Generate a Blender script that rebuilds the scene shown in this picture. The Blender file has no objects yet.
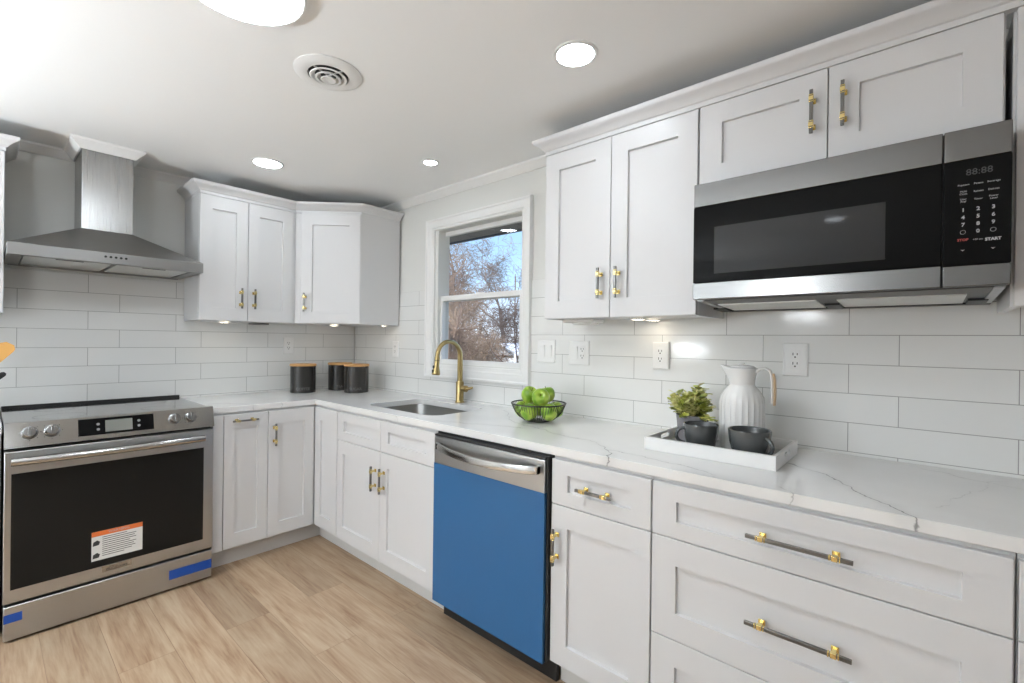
import bpy, bmesh, math, random
from mathutils import Matrix, Vector

# ------------------------------------------------------------------ camera, world, sun, exposure
S = bpy.context.scene
C = S.collection
YAW, PITCH, ROLL, FPX = -0.8466, -0.0013, 0.0126, 466.5
_fw = Vector((-math.sin(YAW) * math.cos(PITCH), math.cos(YAW) * math.cos(PITCH), math.sin(PITCH)))
_r = Vector((math.cos(YAW), math.sin(YAW), 0))
_u = _r.cross(_fw)
_r, _u = (_r * math.cos(ROLL) + _u * math.sin(ROLL)), (_u * math.cos(ROLL) - _r * math.sin(ROLL))
cam_data = bpy.data.cameras.new('camera')
cam = bpy.data.objects.new('camera', cam_data)
C.objects.link(cam)
cam_data.sensor_width = 36.0
cam_data.lens = FPX / 1024 * 36.0
cam_data.clip_start = 0.02
_m = Matrix((( _r.x, _u.x, -_fw.x, -2.0429), (_r.y, _u.y, -_fw.y, -3.5548), (_r.z, _u.z, -_fw.z, 1.3008), (0, 0, 0, 1)))
cam.matrix_world = _m
S.camera = cam

S.view_settings.view_transform = 'Standard'
S.view_settings.look = 'None'
S.view_settings.gamma = 1.0
S.view_settings.use_curve_mapping = False
S.view_settings.exposure = 0.2
S.cycles.max_bounces = 10
S.cycles.diffuse_bounces = 6
S.cycles.glossy_bounces = 5
S.cycles.transparent_max_bounces = 12
S.cycles.sample_clamp_indirect = 6.0
S.cycles.use_denoising = True
S.cycles.caustics_reflective = False
S.cycles.caustics_refractive = False

LENS_E = 35.0        # what the ceiling lamps give
PUCK_E = 14.0
FILL_GLOBE_E = 40.0      # added fill: unseen globe lamp left of the camera
FILL_UP_E = 640.0         # added fill: unseen uplighter out of frame, washing the ceiling

w = bpy.data.worlds.new('sky')
S.world = w
w.use_nodes = True
nt = w.node_tree
nt.nodes.clear()
wo = nt.nodes.new('ShaderNodeOutputWorld')
bg = nt.nodes.new('ShaderNodeBackground')
tc = nt.nodes.new('ShaderNodeTexCoord')
sp = nt.nodes.new('ShaderNodeSeparateXYZ')
rp = nt.nodes.new('ShaderNodeValToRGB')
nt.links.new(tc.outputs['Generated'], sp.inputs[0])
nt.links.new(sp.outputs['Z'], rp.inputs[0])
nt.links.new(rp.outputs[0], bg.inputs['Color'])
nt.links.new(bg.outputs[0], wo.inputs['Surface'])
e = rp.color_ramp.elements
e[0].position = 0.0
e[0].color = (0.78, 0.86, 0.95, 1)
e[1].position = 0.45
e[1].color = (0.13, 0.36, 0.80, 1)
n_ = e.new(0.13)
n_.color = (0.44, 0.67, 0.95, 1)
bg.inputs['Strength'].default_value = 1.35

sun_d = bpy.data.lights.new('sun', 'SUN')
sun_d.energy = 5.0
sun_d.angle = 0.01
sun_d.color = (1.0, 0.94, 0.86)
sun = bpy.data.objects.new('sun', sun_d)
C.objects.link(sun)
sun.location = (-3, -3, 9)
sun.rotation_euler = Vector((0.62, 0.42, -0.66)).to_track_quat('-Z', 'Y').to_euler()

random.seed(7)

# ------------------------------------------------------------------ materials
MATS = {}


def mat(name, col, rough=0.5, metal=0.0, spec=0.5, bump=None, emit=None, coat=0.0, aniso=None):
    if name in MATS:
        return MATS[name]
    m = bpy.data.materials.new(name)
    m.use_nodes = True
    b = m.node_tree.nodes['Principled BSDF']
    b.inputs['Base Color'].default_value = (*col, 1)
    b.inputs['Roughness'].default_value = rough
    b.inputs['Metallic'].default_value = metal
    b.inputs['Specular IOR Level'].default_value = spec
    b.inputs['Coat Weight'].default_value = coat
    if emit:
        b.inputs['Emission Color'].default_value = (*emit[0], 1)
        b.inputs['Emission Strength'].default_value = emit[1]
    if bump:                                   # (scale xyz, strength, distance)
        N = m.node_tree.nodes
        L = m.node_tree.links
        g = N.new('ShaderNodeNewGeometry')
        mp = N.new('ShaderNodeMapping')
        mp.inputs['Scale'].default_value = bump[0]
        no = N.new('ShaderNodeTexNoise')
        no.inputs['Scale'].default_value = 1.0
        no.inputs['Detail'].default_value = 3.0
        bu = N.new('ShaderNodeBump')
        bu.inputs['Strength'].default_value = bump[1]
        bu.inputs['Distance'].default_value = bump[2]
        L.new(g.outputs['Position'], mp.inputs[0])
        L.new(mp.outputs[0], no.inputs[0])
        L.new(no.outputs['Fac'], bu.inputs['Height'])
        L.new(bu.outputs[0], b.inputs['Normal'])
        if aniso:                              # faint tone streaks of the brushing
            cr = N.new('ShaderNodeMapRange')
            cr.inputs['To Min'].default_value = rough - aniso
            cr.inputs['To Max'].default_value = rough + aniso
            L.new(no.outputs['Fac'], cr.inputs[0])
            L.new(cr.outputs[0], b.inputs['Roughness'])
    MATS[name] = m
    return m


def srgb(r, g, b):
    f = lambda c: (c / 255 / 12.92) if c / 255 <= 0.04045 else ((c / 255 + 0.055) / 1.055) ** 2.4
    return (f(r), f(g), f(b))


M_WHITE = mat('white_cabinet_paint', (0.66, 0.66, 0.665), 0.35)
M_TOE = mat('toe_kick_paint', (0.62, 0.62, 0.61), 0.5)
M_TRIM = mat('white_trim_paint', (0.82, 0.82, 0.81), 0.4)
M_CEIL = mat('ceiling_paint', (0.90, 0.905, 0.90), 0.9, bump=((60, 60, 60), 0.03, 0.002))
M_WALL = mat('grey_wall_paint', (0.72, 0.725, 0.70), 0.85)
M_DARKIN = mat('dark_interior', (0.03, 0.03, 0.03), 0.7)
M_STEEL = mat('brushed_steel', (0.50, 0.51, 0.515), 0.33, 1.0, bump=((2, 2, 700), 0.02, 0.0006), aniso=0.05)
M_STEELH = mat('hood_rim_steel', (0.34, 0.34, 0.335), 0.3, 1.0, bump=((2, 2, 700), 0.02, 0.0006), aniso=0.05)
M_STEELM = mat('brushed_steel_dark', (0.19, 0.19, 0.187), 0.24, 1.0, bump=((2, 2, 700), 0.02, 0.0006), aniso=0.05)
M_STEELV = mat('brushed_steel_vertical', (0.40, 0.40, 0.395), 0.28, 1.0, bump=((500, 500, 1.5), 0.02, 0.0006), aniso=0.05)
M_POLISH = mat('polished_steel', (0.50, 0.50, 0.49), 0.17, 1.0)
M_SINK = mat('sink_steel', (0.27, 0.27, 0.265), 0.3, 1.0)
M_KNOB = mat('chrome_knob', (0.30, 0.30, 0.30), 0.2, 1.0)
M_NICKEL = mat('brushed_nickel', (0.19, 0.188, 0.182), 0.32, 1.0)
M_GOLD = mat('satin_gold', (0.86, 0.70, 0.31), 0.25, 1.0)
M_FAUCET = mat('brushed_gold', (0.43, 0.33, 0.15), 0.28, 1.0)
M_BLACKGLASS = mat('black_glass', (0.007, 0.007, 0.007), 0.06, spec=0.04)
M_OVENWIN = mat('oven_window_glass', (0.012, 0.0115, 0.0105), 0.09, spec=0.12)
M_MWWIN = mat('smoked_window_glass', (0.032, 0.032, 0.032), 0.05, spec=0.1)
M_COOKTOP = mat('ceramic_cooktop', (0.035, 0.034, 0.033), 0.09, spec=1.0, coat=0.7)
M_BLACK = mat('black_plastic', (0.012, 0.012, 0.012), 0.35)
M_BLACKMET = mat('black_metal', (0.014, 0.014, 0.014), 0.4)
M_FILM = mat('blue_protective_film', srgb(42, 90, 134), 0.38, spec=0.35, bump=((7, 7, 3), 0.15, 0.01))
M_TAPE = mat('blue_painters_tape', srgb(12, 66, 150), 0.6)
M_CANISTER = mat('black_canister', (0.022, 0.02, 0.018), 0.25)
M_LIDWOOD = mat('light_wood', srgb(196, 150, 96), 0.5, bump=((8, 90, 90), 0.1, 0.001))
M_CERAMIC = mat('white_ceramic', (0.80, 0.80, 0.79), 0.22)
M_TRAY = mat('white_lacquer', (0.80, 0.80, 0.79), 0.35)
M_TRAYIN = mat('tray_floor_grey', (0.34, 0.34, 0.33), 0.45)
M_MUG = mat('charcoal_glaze', srgb(66, 69, 70), 0.2, coat=0.4)
M_POT = mat('grey_speckled_pot', srgb(120, 118, 122), 0.6)
M_APPLE = None
M_PLATE = mat('white_plastic', (0.83, 0.83, 0.82), 0.3)
M_SLOT = mat('outlet_slot', (0.03, 0.03, 0.03), 0.6)
M_LENS = mat('lamp_lens', (1, 1, 1), 0.5, emit=((0.90, 0.98, 1.05), LENS_E))
M_FILL_UP = mat('fill_uplighter_lens', (1, 1, 1), 0.5, emit=((0.895, 0.98, 1.05), FILL_UP_E))
M_FILL_GLOBE = mat('fill_globe', (1, 1, 1), 0.5, emit=((0.93, 0.98, 1.03), FILL_GLOBE_E))
M_PUCK = mat('puck_lens', (1, 1, 1), 0.5, emit=((1.0, 0.86, 0.66), PUCK_E))
M_SOFFIT = mat('soffit_vinyl', srgb(128, 122, 118), 0.6)
M_FASCIA = mat('dark_fascia', srgb(70, 76, 88), 0.6)
M_TEXTW = mat('white_print', (0.45, 0.45, 0.45), 0.5)
M_TEXTG = mat('grey_print', (0.22, 0.22, 0.22), 0.5)
M_TEXTR = mat('red_print', (0.45, 0.06, 0.05), 0.5)
M_TEXTD = mat('dim_display_print', (0.05, 0.05, 0.05), 0.4)
M_TEXTK = mat('black_print', (0.02, 0.02, 0.02), 0.5)
M_STICK = mat('label_paper', (0.72, 0.72, 0.70), 0.5)
M_ORANGE = mat('orange_band', srgb(214, 110, 50), 0.5)
M_LCD = mat('lcd_grey', srgb(120, 122, 116), 0.25)
M_FILTER = mat('aluminium_filter', (0.72, 0.72, 0.70), 0.42, 1.0, bump=((180, 180, 180), 0.2, 0.002))
M_WOODOR = mat('warm_spatula_wood', srgb(222, 168, 92), 0.5)
M_TWIG = [mat('bark_tan', srgb(136, 116, 102), 0.9), mat('bark_grey', srgb(122, 112, 108), 0.9),
          mat('bark_straw', srgb(154, 134, 116), 0.9), mat('bark_dark', srgb(92, 76, 68), 0.9)]
M_GROUND = mat('dry_grass', srgb(140, 128, 100), 1.0)
M_SIDING = mat('white_siding', (0.75, 0.76, 0.78), 0.7)
M_ROOF = mat('snowy_roof', (0.72, 0.74, 0.78), 0.8)


def glass_mat():
    m = bpy.data.materials.new('window_glass')
    m.use_nodes = True
    N, L = m.node_tree.nodes, m.node_tree.links
    N.clear()
    o = N.new('ShaderNodeOutputMaterial')
    mx = N.new('ShaderNodeMixShader')
    t = N.new('ShaderNodeBsdfTransparent')
    g = N.new('ShaderNodeBsdfGlossy')
    g.inputs['Roughness'].default_value = 0.0
    f = N.new('ShaderNodeFresnel')
    f.inputs['IOR'].default_value = 1.45
    gb = N.new('ShaderNodeNewGeometry')         # only the outward face of each sheet reflects
    fr = N.new('ShaderNodeMath')
    fr.operation = 'SUBTRACT'
    fr.use_clamp = True
    L.new(f.outputs[0], fr.inputs[0])
    L.new(gb.outputs['Backfacing'], fr.inputs[1])
    L.new(fr.outputs[0], mx.inputs[0])
    L.new(t.outputs[0], mx.inputs[1])
    L.new(g.outputs[0], mx.inputs[2])
    L.new(mx.outputs[0], o.inputs[0])
    return m


M_GLASS = glass_mat()


def tile_mat(name, axis, ox):
    """glossy long white tiles, every second course shifted by a third"""
    m = bpy.data.materials.new(name)
    m.use_nodes = True
    N, L = m.node_tree.nodes, m.node_tree.links
    b = N['Principled BSDF']
    g = N.new('ShaderNodeNewGeometry')
    s = N.new('ShaderNodeSeparateXYZ')
    L.new(g.outputs['Position'], s.inputs[0])
    cx = N.new('ShaderNodeMath')
    cx.operation = 'MULTIPLY_ADD'
    cx.inputs[1].default_value = 1.0 if axis == 'X' else -1.0
    cx.inputs[2].default_value = ox
    L.new(s.outputs[axis], cx.inputs[0])
    cz = N.new('ShaderNodeMath')
    cz.operation = 'SUBTRACT'
    cz.inputs[1].default_value = 0.9215
    L.new(s.outputs['Z'], cz.inputs[0])
    c = N.new('ShaderNodeCombineXYZ')
    L.new(cx.outputs[0], c.inputs[0])
    L.new(cz.outputs[0], c.inputs[1])
    br = N.new('ShaderNodeTexBrick')
    br.offset = 1.0 / 3.0
    br.offset_frequency = 2
    br.inputs['Scale'].default_value = 1.0
    br.inputs['Brick Width'].default_value = 0.415
    br.inputs['Row Height'].default_value = 0.1036
    br.inputs['Mortar Size'].default_value = 0.0014
    br.inputs['Mortar Smooth'].default_value = 0.3
    br.inputs['Bias'].default_value = 0.0
    br.inputs['Color1'].default_value = (0.79, 0.795, 0.78, 1)
    br.inputs['Color2'].default_value = (0.765, 0.77, 0.755, 1)
    br.inputs['Mortar'].default_value = (0.36, 0.36, 0.35, 1)
    L.new(c.outputs[0], br.inputs[0])
    L.new(br.outputs['Color'], b.inputs['Base Color'])
    b.inputs['Roughness'].default_value = 0.12
    no = N.new('ShaderNodeTexNoise')
    no.inputs['Scale'].default_value = 9.0
    no.inputs['Detail'].default_value = 1.0
    L.new(g.outputs['Position'], no.inputs[0])
    h = N.new('ShaderNodeMath')
    h.operation = 'MULTIPLY_ADD'
    h.inputs[1].default_value = -1.0
    L.new(br.outputs['Fac'], h.inputs[0])
    n2 = N.new('ShaderNodeMath')
    n2.operation = 'MULTIPLY'
    n2.inputs[1].default_value = 0.8
    L.new(no.outputs['Fac'], n2.inputs[0])
    L.new(n2.outputs[0], h.inputs[2])
    bu = N.new('ShaderNodeBump')
    bu.inputs['Strength'].default_value = 0.35
    bu.inputs['Distance'].default_value = 0.0025
    L.new(h.outputs[0], bu.inputs['Height'])
    L.new(bu.outputs[0], b.inputs['Normal'])
    return m


M_TILE_R = tile_mat('white_tile_right', 'Y', -3.491 + 0.415 * 12)
M_TILE_B = tile_mat('white_tile_back', 'X', 1.517 + 0.415 * 8)


def floor_mat():
    m = bpy.data.materials.new('vinyl_plank_floor')
    m.use_nodes = True
    N, L = m.node_tree.nodes, m.node_tree.links
    b = N['Principled BSDF']
    g = N.new('ShaderNodeNewGeometry')
    s = N.new('ShaderNodeSeparateXYZ')
    L.new(g.outputs['Position'], s.inputs[0])

    def lin(o, k, a):
        n = N.new('ShaderNodeMath')
        n.operation = 'MULTIPLY_ADD'
        n.inputs[1].default_value = k
        n.inputs[2].default_value = a
        L.new(o, n.inputs[0])
        return n.outputs[0]
    c = N.new('ShaderNodeCombineXYZ')
    L.new(lin(s.outputs['Y'], 1, 1.245 + 1.22 * 8), c.inputs[0])
    L.new(lin(s.outputs['X'], 1, 1.138 + 0.185 * 30), c.inputs[1])
    br = N.new('ShaderNodeTexBrick')
    br.offset = 0.37
    br.offset_frequency = 2
    br.squash = 1.0
    br.inputs['Scale'].default_value = 1.0
    br.inputs['Brick Width'].default_value = 1.22
    br.inputs['Row Height'].default_value = 0.185
    br.inputs['Mortar Size'].default_value = 0.0012
    br.inputs['Color1'].default_value = (0, 0, 0, 1)
    br.inputs['Color2'].default_value = (1, 1, 1, 1)
    br.inputs['Mortar'].default_value = (0.5, 0.5, 0.5, 1)
    L.new(c.outputs[0], br.inputs[0])
    tone = N.new('ShaderNodeSeparateColor')
    L.new(br.outputs['Color'], tone.inputs[0])
    # grain runs with the plank; each plank shifts it
    c2 = N.new('ShaderNodeCombineXYZ')
    L.new(lin(s.outputs['X'], 13, 0), c2.inputs[0])
    L.new(lin(s.outputs['Y'], 1.3, 0), c2.inputs[1])
    L.new(lin(tone.outputs[0], 13, 0), c2.inputs[2])
    no = N.new('ShaderNodeTexNoise')
    no.inputs['Scale'].default_value = 1.0
    no.inputs['Detail'].default_value = 5.0
    no.inputs['Roughness'].default_value = 0.62
    no.inputs['Distortion'].default_value = 1.4
    L.new(c2.outputs[0], no.inputs[0])
    c3 = N.new('ShaderNodeCombineXYZ')
    L.new(lin(s.outputs['X'], 120, 0), c3.inputs[0])
    L.new(lin(s.outputs['Y'], 7, 0), c3.inputs[1])
    L.new(lin(tone.outputs[0], 31, 0), c3.inputs[2])
    fi = N.new('ShaderNodeTexNoise')
    fi.inputs['Scale'].default_value = 1.0
    fi.inputs['Detail'].default_value = 4.0
    L.new(c3.outputs[0], fi.inputs[0])
    r = N.new('ShaderNodeValToRGB')
    el = r.color_ramp.elements
    el[0].position = 0.22
    el[0].color = (*srgb(150, 116, 88), 1)
    el[1].position = 0.80
    el[1].color = (*srgb(204, 182, 154), 1)
    k = el.new(0.46)
    k.color = (*srgb(180, 152, 124), 1)
    k = el.new(0.56)
    k.color = (*srgb(190, 164, 136), 1)
    ad = N.new('ShaderNodeMath')
    ad.operation = 'MULTIPLY_ADD'
    ad.inputs[1].default_value = 0.46
    ad.inputs[2].default_value = -0.23
    L.new(fi.outputs['Fac'], ad.inputs[0])
    sm = N.new('ShaderNodeMath')
    sm.operation = 'ADD'
    L.new(no.outputs['Fac'], sm.inputs[0])
    L.new(ad.outputs[0], sm.inputs[1])
    L.new(sm.outputs[0], r.inputs[0])
    hsv = N.new('ShaderNodeHueSaturation')
    L.new(lin(tone.outputs[0], 0.18, 0.63), hsv.inputs['Value'])
    L.new(r.outputs[0], hsv.inputs['Color'])
    mo = N.new('ShaderNodeMix')
    mo.data_type = 'RGBA'
    mo.inputs['B'].default_value = (*srgb(120, 92, 70), 1)
    L.new(lin(br.outputs['Fac'], 0.6, 0), mo.inputs['Factor'])
    L.new(hsv.outputs[0], mo.inputs['A'])
    L.new(mo.outputs['Result'], b.inputs['Base Color'])
    b.inputs['Roughness'].default_value = 0.45
    b.inputs['Specular IOR Level'].default_value = 0.35
    bu = N.new('ShaderNodeBump')
    bu.inputs['Strength'].default_value = 0.12
    bu.inputs['Distance'].default_value = 0.002
    L.new(sm.outputs[0], bu.inputs['Height'])
    L.new(bu.outputs[0], b.inputs['Normal'])
    return m


M_FLOOR = floor_mat()

VEINS = [  # (polyline, half width, strength): the grey veins of the quartz, in plan
    ([(-0.10, -1.80), (-0.34, -2.05), (-0.455, -2.44), (-0.452, -2.557), (-0.538, -2.697), (-0.549, -2.80), (-0.57, -3.0), (-0.60, -3.10)], 0.0035, 0.50),
    ([(-0.538, -2.697), (-0.62, -2.745), (-0.65, -2.765)], 0.0028, 0.75),
    ([(-0.20, -3.02), (-0.302, -3.224), (-0.372, -3.337), (-0.432, -3.372), (-0.538, -3.457), (-0.575, -3.503), (-0.628, -3.522), (-0.66, -3.55)], 0.0042, 0.78),
    ([(-0.60, -3.27), (-0.66, -3.30)], 0.0035, 0.7),
    ([(-0.521, -3.593), (-0.40, -3.62), (-0.328, -3.634), (-0.20, -3.68), (-0.08, -3.72)], 0.003, 0.22),
    ([(-0.06, -3.55), (-0.126, -3.675), (-0.143, -3.79)], 0.004, 0.3),
    ([(-0.66, -0.43), (-0.566, -0.38), (-0.411, -0.277), (-0.299, -0.154), (-0.2, -0.02)], 0.0035, 0.42),
    ([(-0.70, -0.60), (-0.95, -0.66)], 0.003, 0.3),
    ([(-1.00, -0.66), (-1.02, -0.60), (-1.10, -0.45), (-1.2, -0.42)], 0.003, 0.45),
    ([(-0.66, -1.50), (-0.60, -1.58), (-0.62, -1.66), (-0.58, -1.85), (-0.44, -2.2)], 0.0035, 0.45),
    ([(-0.04, -0.8), (-0.09, -1.2), (-0.05, -1.7)], 0.003, 0.3),
]


def quartz_mat():
    m = bpy.data.materials.new('white_veined_quartz')
    m.use_nodes = True
    N, L = m.node_tree.nodes, m.node_tree.links
    b = N['Principled BSDF']

    def V(op, a=None, bb=None):
        n = N.new('ShaderNodeVectorMath')
        n.operation = op
        for i, x in ((0, a), (1, bb)):
            if x is None:
                continue
            if isinstance(x, (tuple, Vector)):
                n.inputs[i].default_value = x
            else:
                L.new(x, n.inputs[i])
        return n

    def F(op, a=None, bb=None, clamp=False):
        n = N.new('ShaderNodeMath')
        n.operation = op
        n.use_clamp = clamp
        for i, x in ((0, a), (1, bb)):
            if x is None:
                continue
            if isinstance(x, float):
                n.inputs[i].default_value = x
            else:
                L.new(x, n.inputs[i])
        return n.outputs[0]
    g = N.new('ShaderNodeNewGeometry')
    no = N.new('ShaderNodeTexNoise')
    no.inputs['Scale'].default_value = 14.0
    no.inputs['Detail'].default_value = 4.0
    L.new(g.outputs['Position'], no.inputs[0])
    off = V('SUBTRACT', no.outputs['Color'], (0.5, 0.5, 0.5)).outputs[0]
    sc = V('MULTIPLY', off, (0.07, 0.07, 0.0)).outputs[0]
    P = V('MULTIPLY', V('ADD', g.outputs['Position'], sc).outputs[0], (1, 1, 0)).outputs[0]
    thick = N.new('ShaderNodeTexNoise')
    thick.inputs['Scale'].default_value = 9.0
    thick.inputs['Detail'].default_value = 2.0
    L.new(g.outputs['Position'], thick.inputs[0])
    tk = N.new('ShaderNodeMapRange')
    tk.inputs['From Min'].default_value = 0.27
    tk.inputs['From Max'].default_value = 0.5
    L.new(thick.outputs['Fac'], tk.inputs[0])
    total = None
    for pts, hw, st in VEINS:
        dmin = None
        for (ax, ay), (bx, by) in zip(pts[:-1], pts[1:]):
            ab = Vector((bx - ax, by - ay, 0))
            pa = V('SUBTRACT', P, (ax, ay, 0)).outputs[0]
            t = F('MULTIPLY', V('DOT_PRODUCT', pa, tuple(ab / ab.length_squared)).outputs['Value'], 1.0, True)
            sv = N.new('ShaderNodeVectorMath')
            sv.operation = 'SCALE'
            sv.inputs[0].default_value = ab
            L.new(t, sv.inputs['Scale'])
            d = V('LENGTH', V('SUBTRACT', pa, sv.outputs[0]).outputs[0]).outputs['Value']
            dmin = d if dmin is None else F('MINIMUM', dmin, d)
        mr = N.new('ShaderNodeMapRange')
        mr.interpolation_type = 'SMOOTHSTEP'
        mr.inputs['From Min'].default_value = 0.0
        mr.inputs['From Max'].default_value = hw
        mr.inputs['To Min'].default_value = st
        mr.inputs['To Max'].default_value = 0.0
        L.new(dmin, mr.inputs[0])
        mw_ = N.new('ShaderNodeMapRange')       # soft grey halo beside the vein
        mw_.interpolation_type = 'SMOOTHSTEP'
        mw_.inputs['From Min'].default_value = 0.0
        mw_.inputs['From Max'].default_value = 0.035
        mw_.inputs['To Min'].default_value = st * 0.12
        mw_.inputs['To Max'].default_value = 0.0
        L.new(dmin, mw_.inputs[0])
        x = F('MAXIMUM', F('MULTIPLY', mr.outputs[0], tk.outputs[0]), mw_.outputs[0])
        total = x if total is None else F('MAXIMUM', total, x)
    cl = N.new('ShaderNodeTexNoise')
    cl.inputs['Scale'].default_value = 3.0
    cl.inputs['Detail'].default_value = 5.0
    L.new(g.outputs['Position'], cl.inputs[0])
    base = N.new('ShaderNodeValToRGB')
    base.color_ramp.elements[0].position = 0.35
    base.color_ramp.elements[0].color = (0.74, 0.74, 0.735, 1)
    base.color_ramp.elements[1].position = 0.6
    base.color_ramp.elements[1].color = (0.80, 0.80, 0.79, 1)
    L.new(cl.outputs['Fac'], base.inputs[0])
    mx = N.new('ShaderNodeMix')
    mx.data_type = 'RGBA'
    mx.inputs['B'].default_value = (0.10, 0.10, 0.105, 1)
    L.new(total, mx.inputs['Factor'])
    L.new(base.outputs[0], mx.inputs['A'])
    L.new(mx.outputs['Result'], b.inputs['Base Color'])
    b.inputs['Roughness'].default_value = 0.16
    return m


M_QUARTZ = quartz_mat()


def noise_color(name, c1, c2, scale, rough, p0=0.4, p1=0.6, spec=0.5):
    m = bpy.data.materials.new(name)
    m.use_nodes = True
    N, L = m.node_tree.nodes, m.node_tree.links
    b = N['Principled BSDF']
    t = N.new('ShaderNodeTexCoord')
    no = N.new('ShaderNodeTexNoise')
    no.inputs['Scale'].default_value = scale
    r = N.new('ShaderNodeValToRGB')
    r.color_ramp.elements[0].position = p0
    r.color_ramp.elements[0].color = (*c1, 1)
    r.color_ramp.elements[1].position = p1
    r.color_ramp.elements[1].color = (*c2, 1)
    L.new(t.outputs['Object'], no.inputs[0])
    L.new(no.outputs['Fac'], r.inputs[0])
    L.new(r.outputs[0], b.inputs['Base Color'])
    b.inputs['Roughness'].default_value = rough
    b.inputs['Specular IOR Level'].default_value = spec
    return m


M_APPLE = noise_color('green_apple_skin', srgb(108, 148, 34), srgb(166, 190, 76), 14.0, 0.28)
M_LEAF = noise_color('yellow_green_leaf', srgb(172, 180, 74), srgb(244, 240, 178), 30.0, 0.5)
M_LEAFD = noise_color('dark_green_leaf', srgb(92, 108, 44), srgb(150, 156, 80), 30.0, 0.5)

# ------------------------------------------------------------------ mesh helpers
RB = Matrix(((1, 0, 0, 0), (0, 0, -1, 0), (0, 1, 0, 0), (0, 0, 0, 1)))      # local (u right, v up, n out) on the back wall
RR = Matrix(((0, 0, -1, 0), (-1, 0, 0, 0), (0, 1, 0, 0), (0, 0, 0, 1)))     # the same on the right wall


def frame_back(x, y, z):
    return Matrix.Translation((x, y, z)) @ RB


def frame_right(x, y, z):
    return Matrix.Translation((x, y, z)) @ RR


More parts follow.
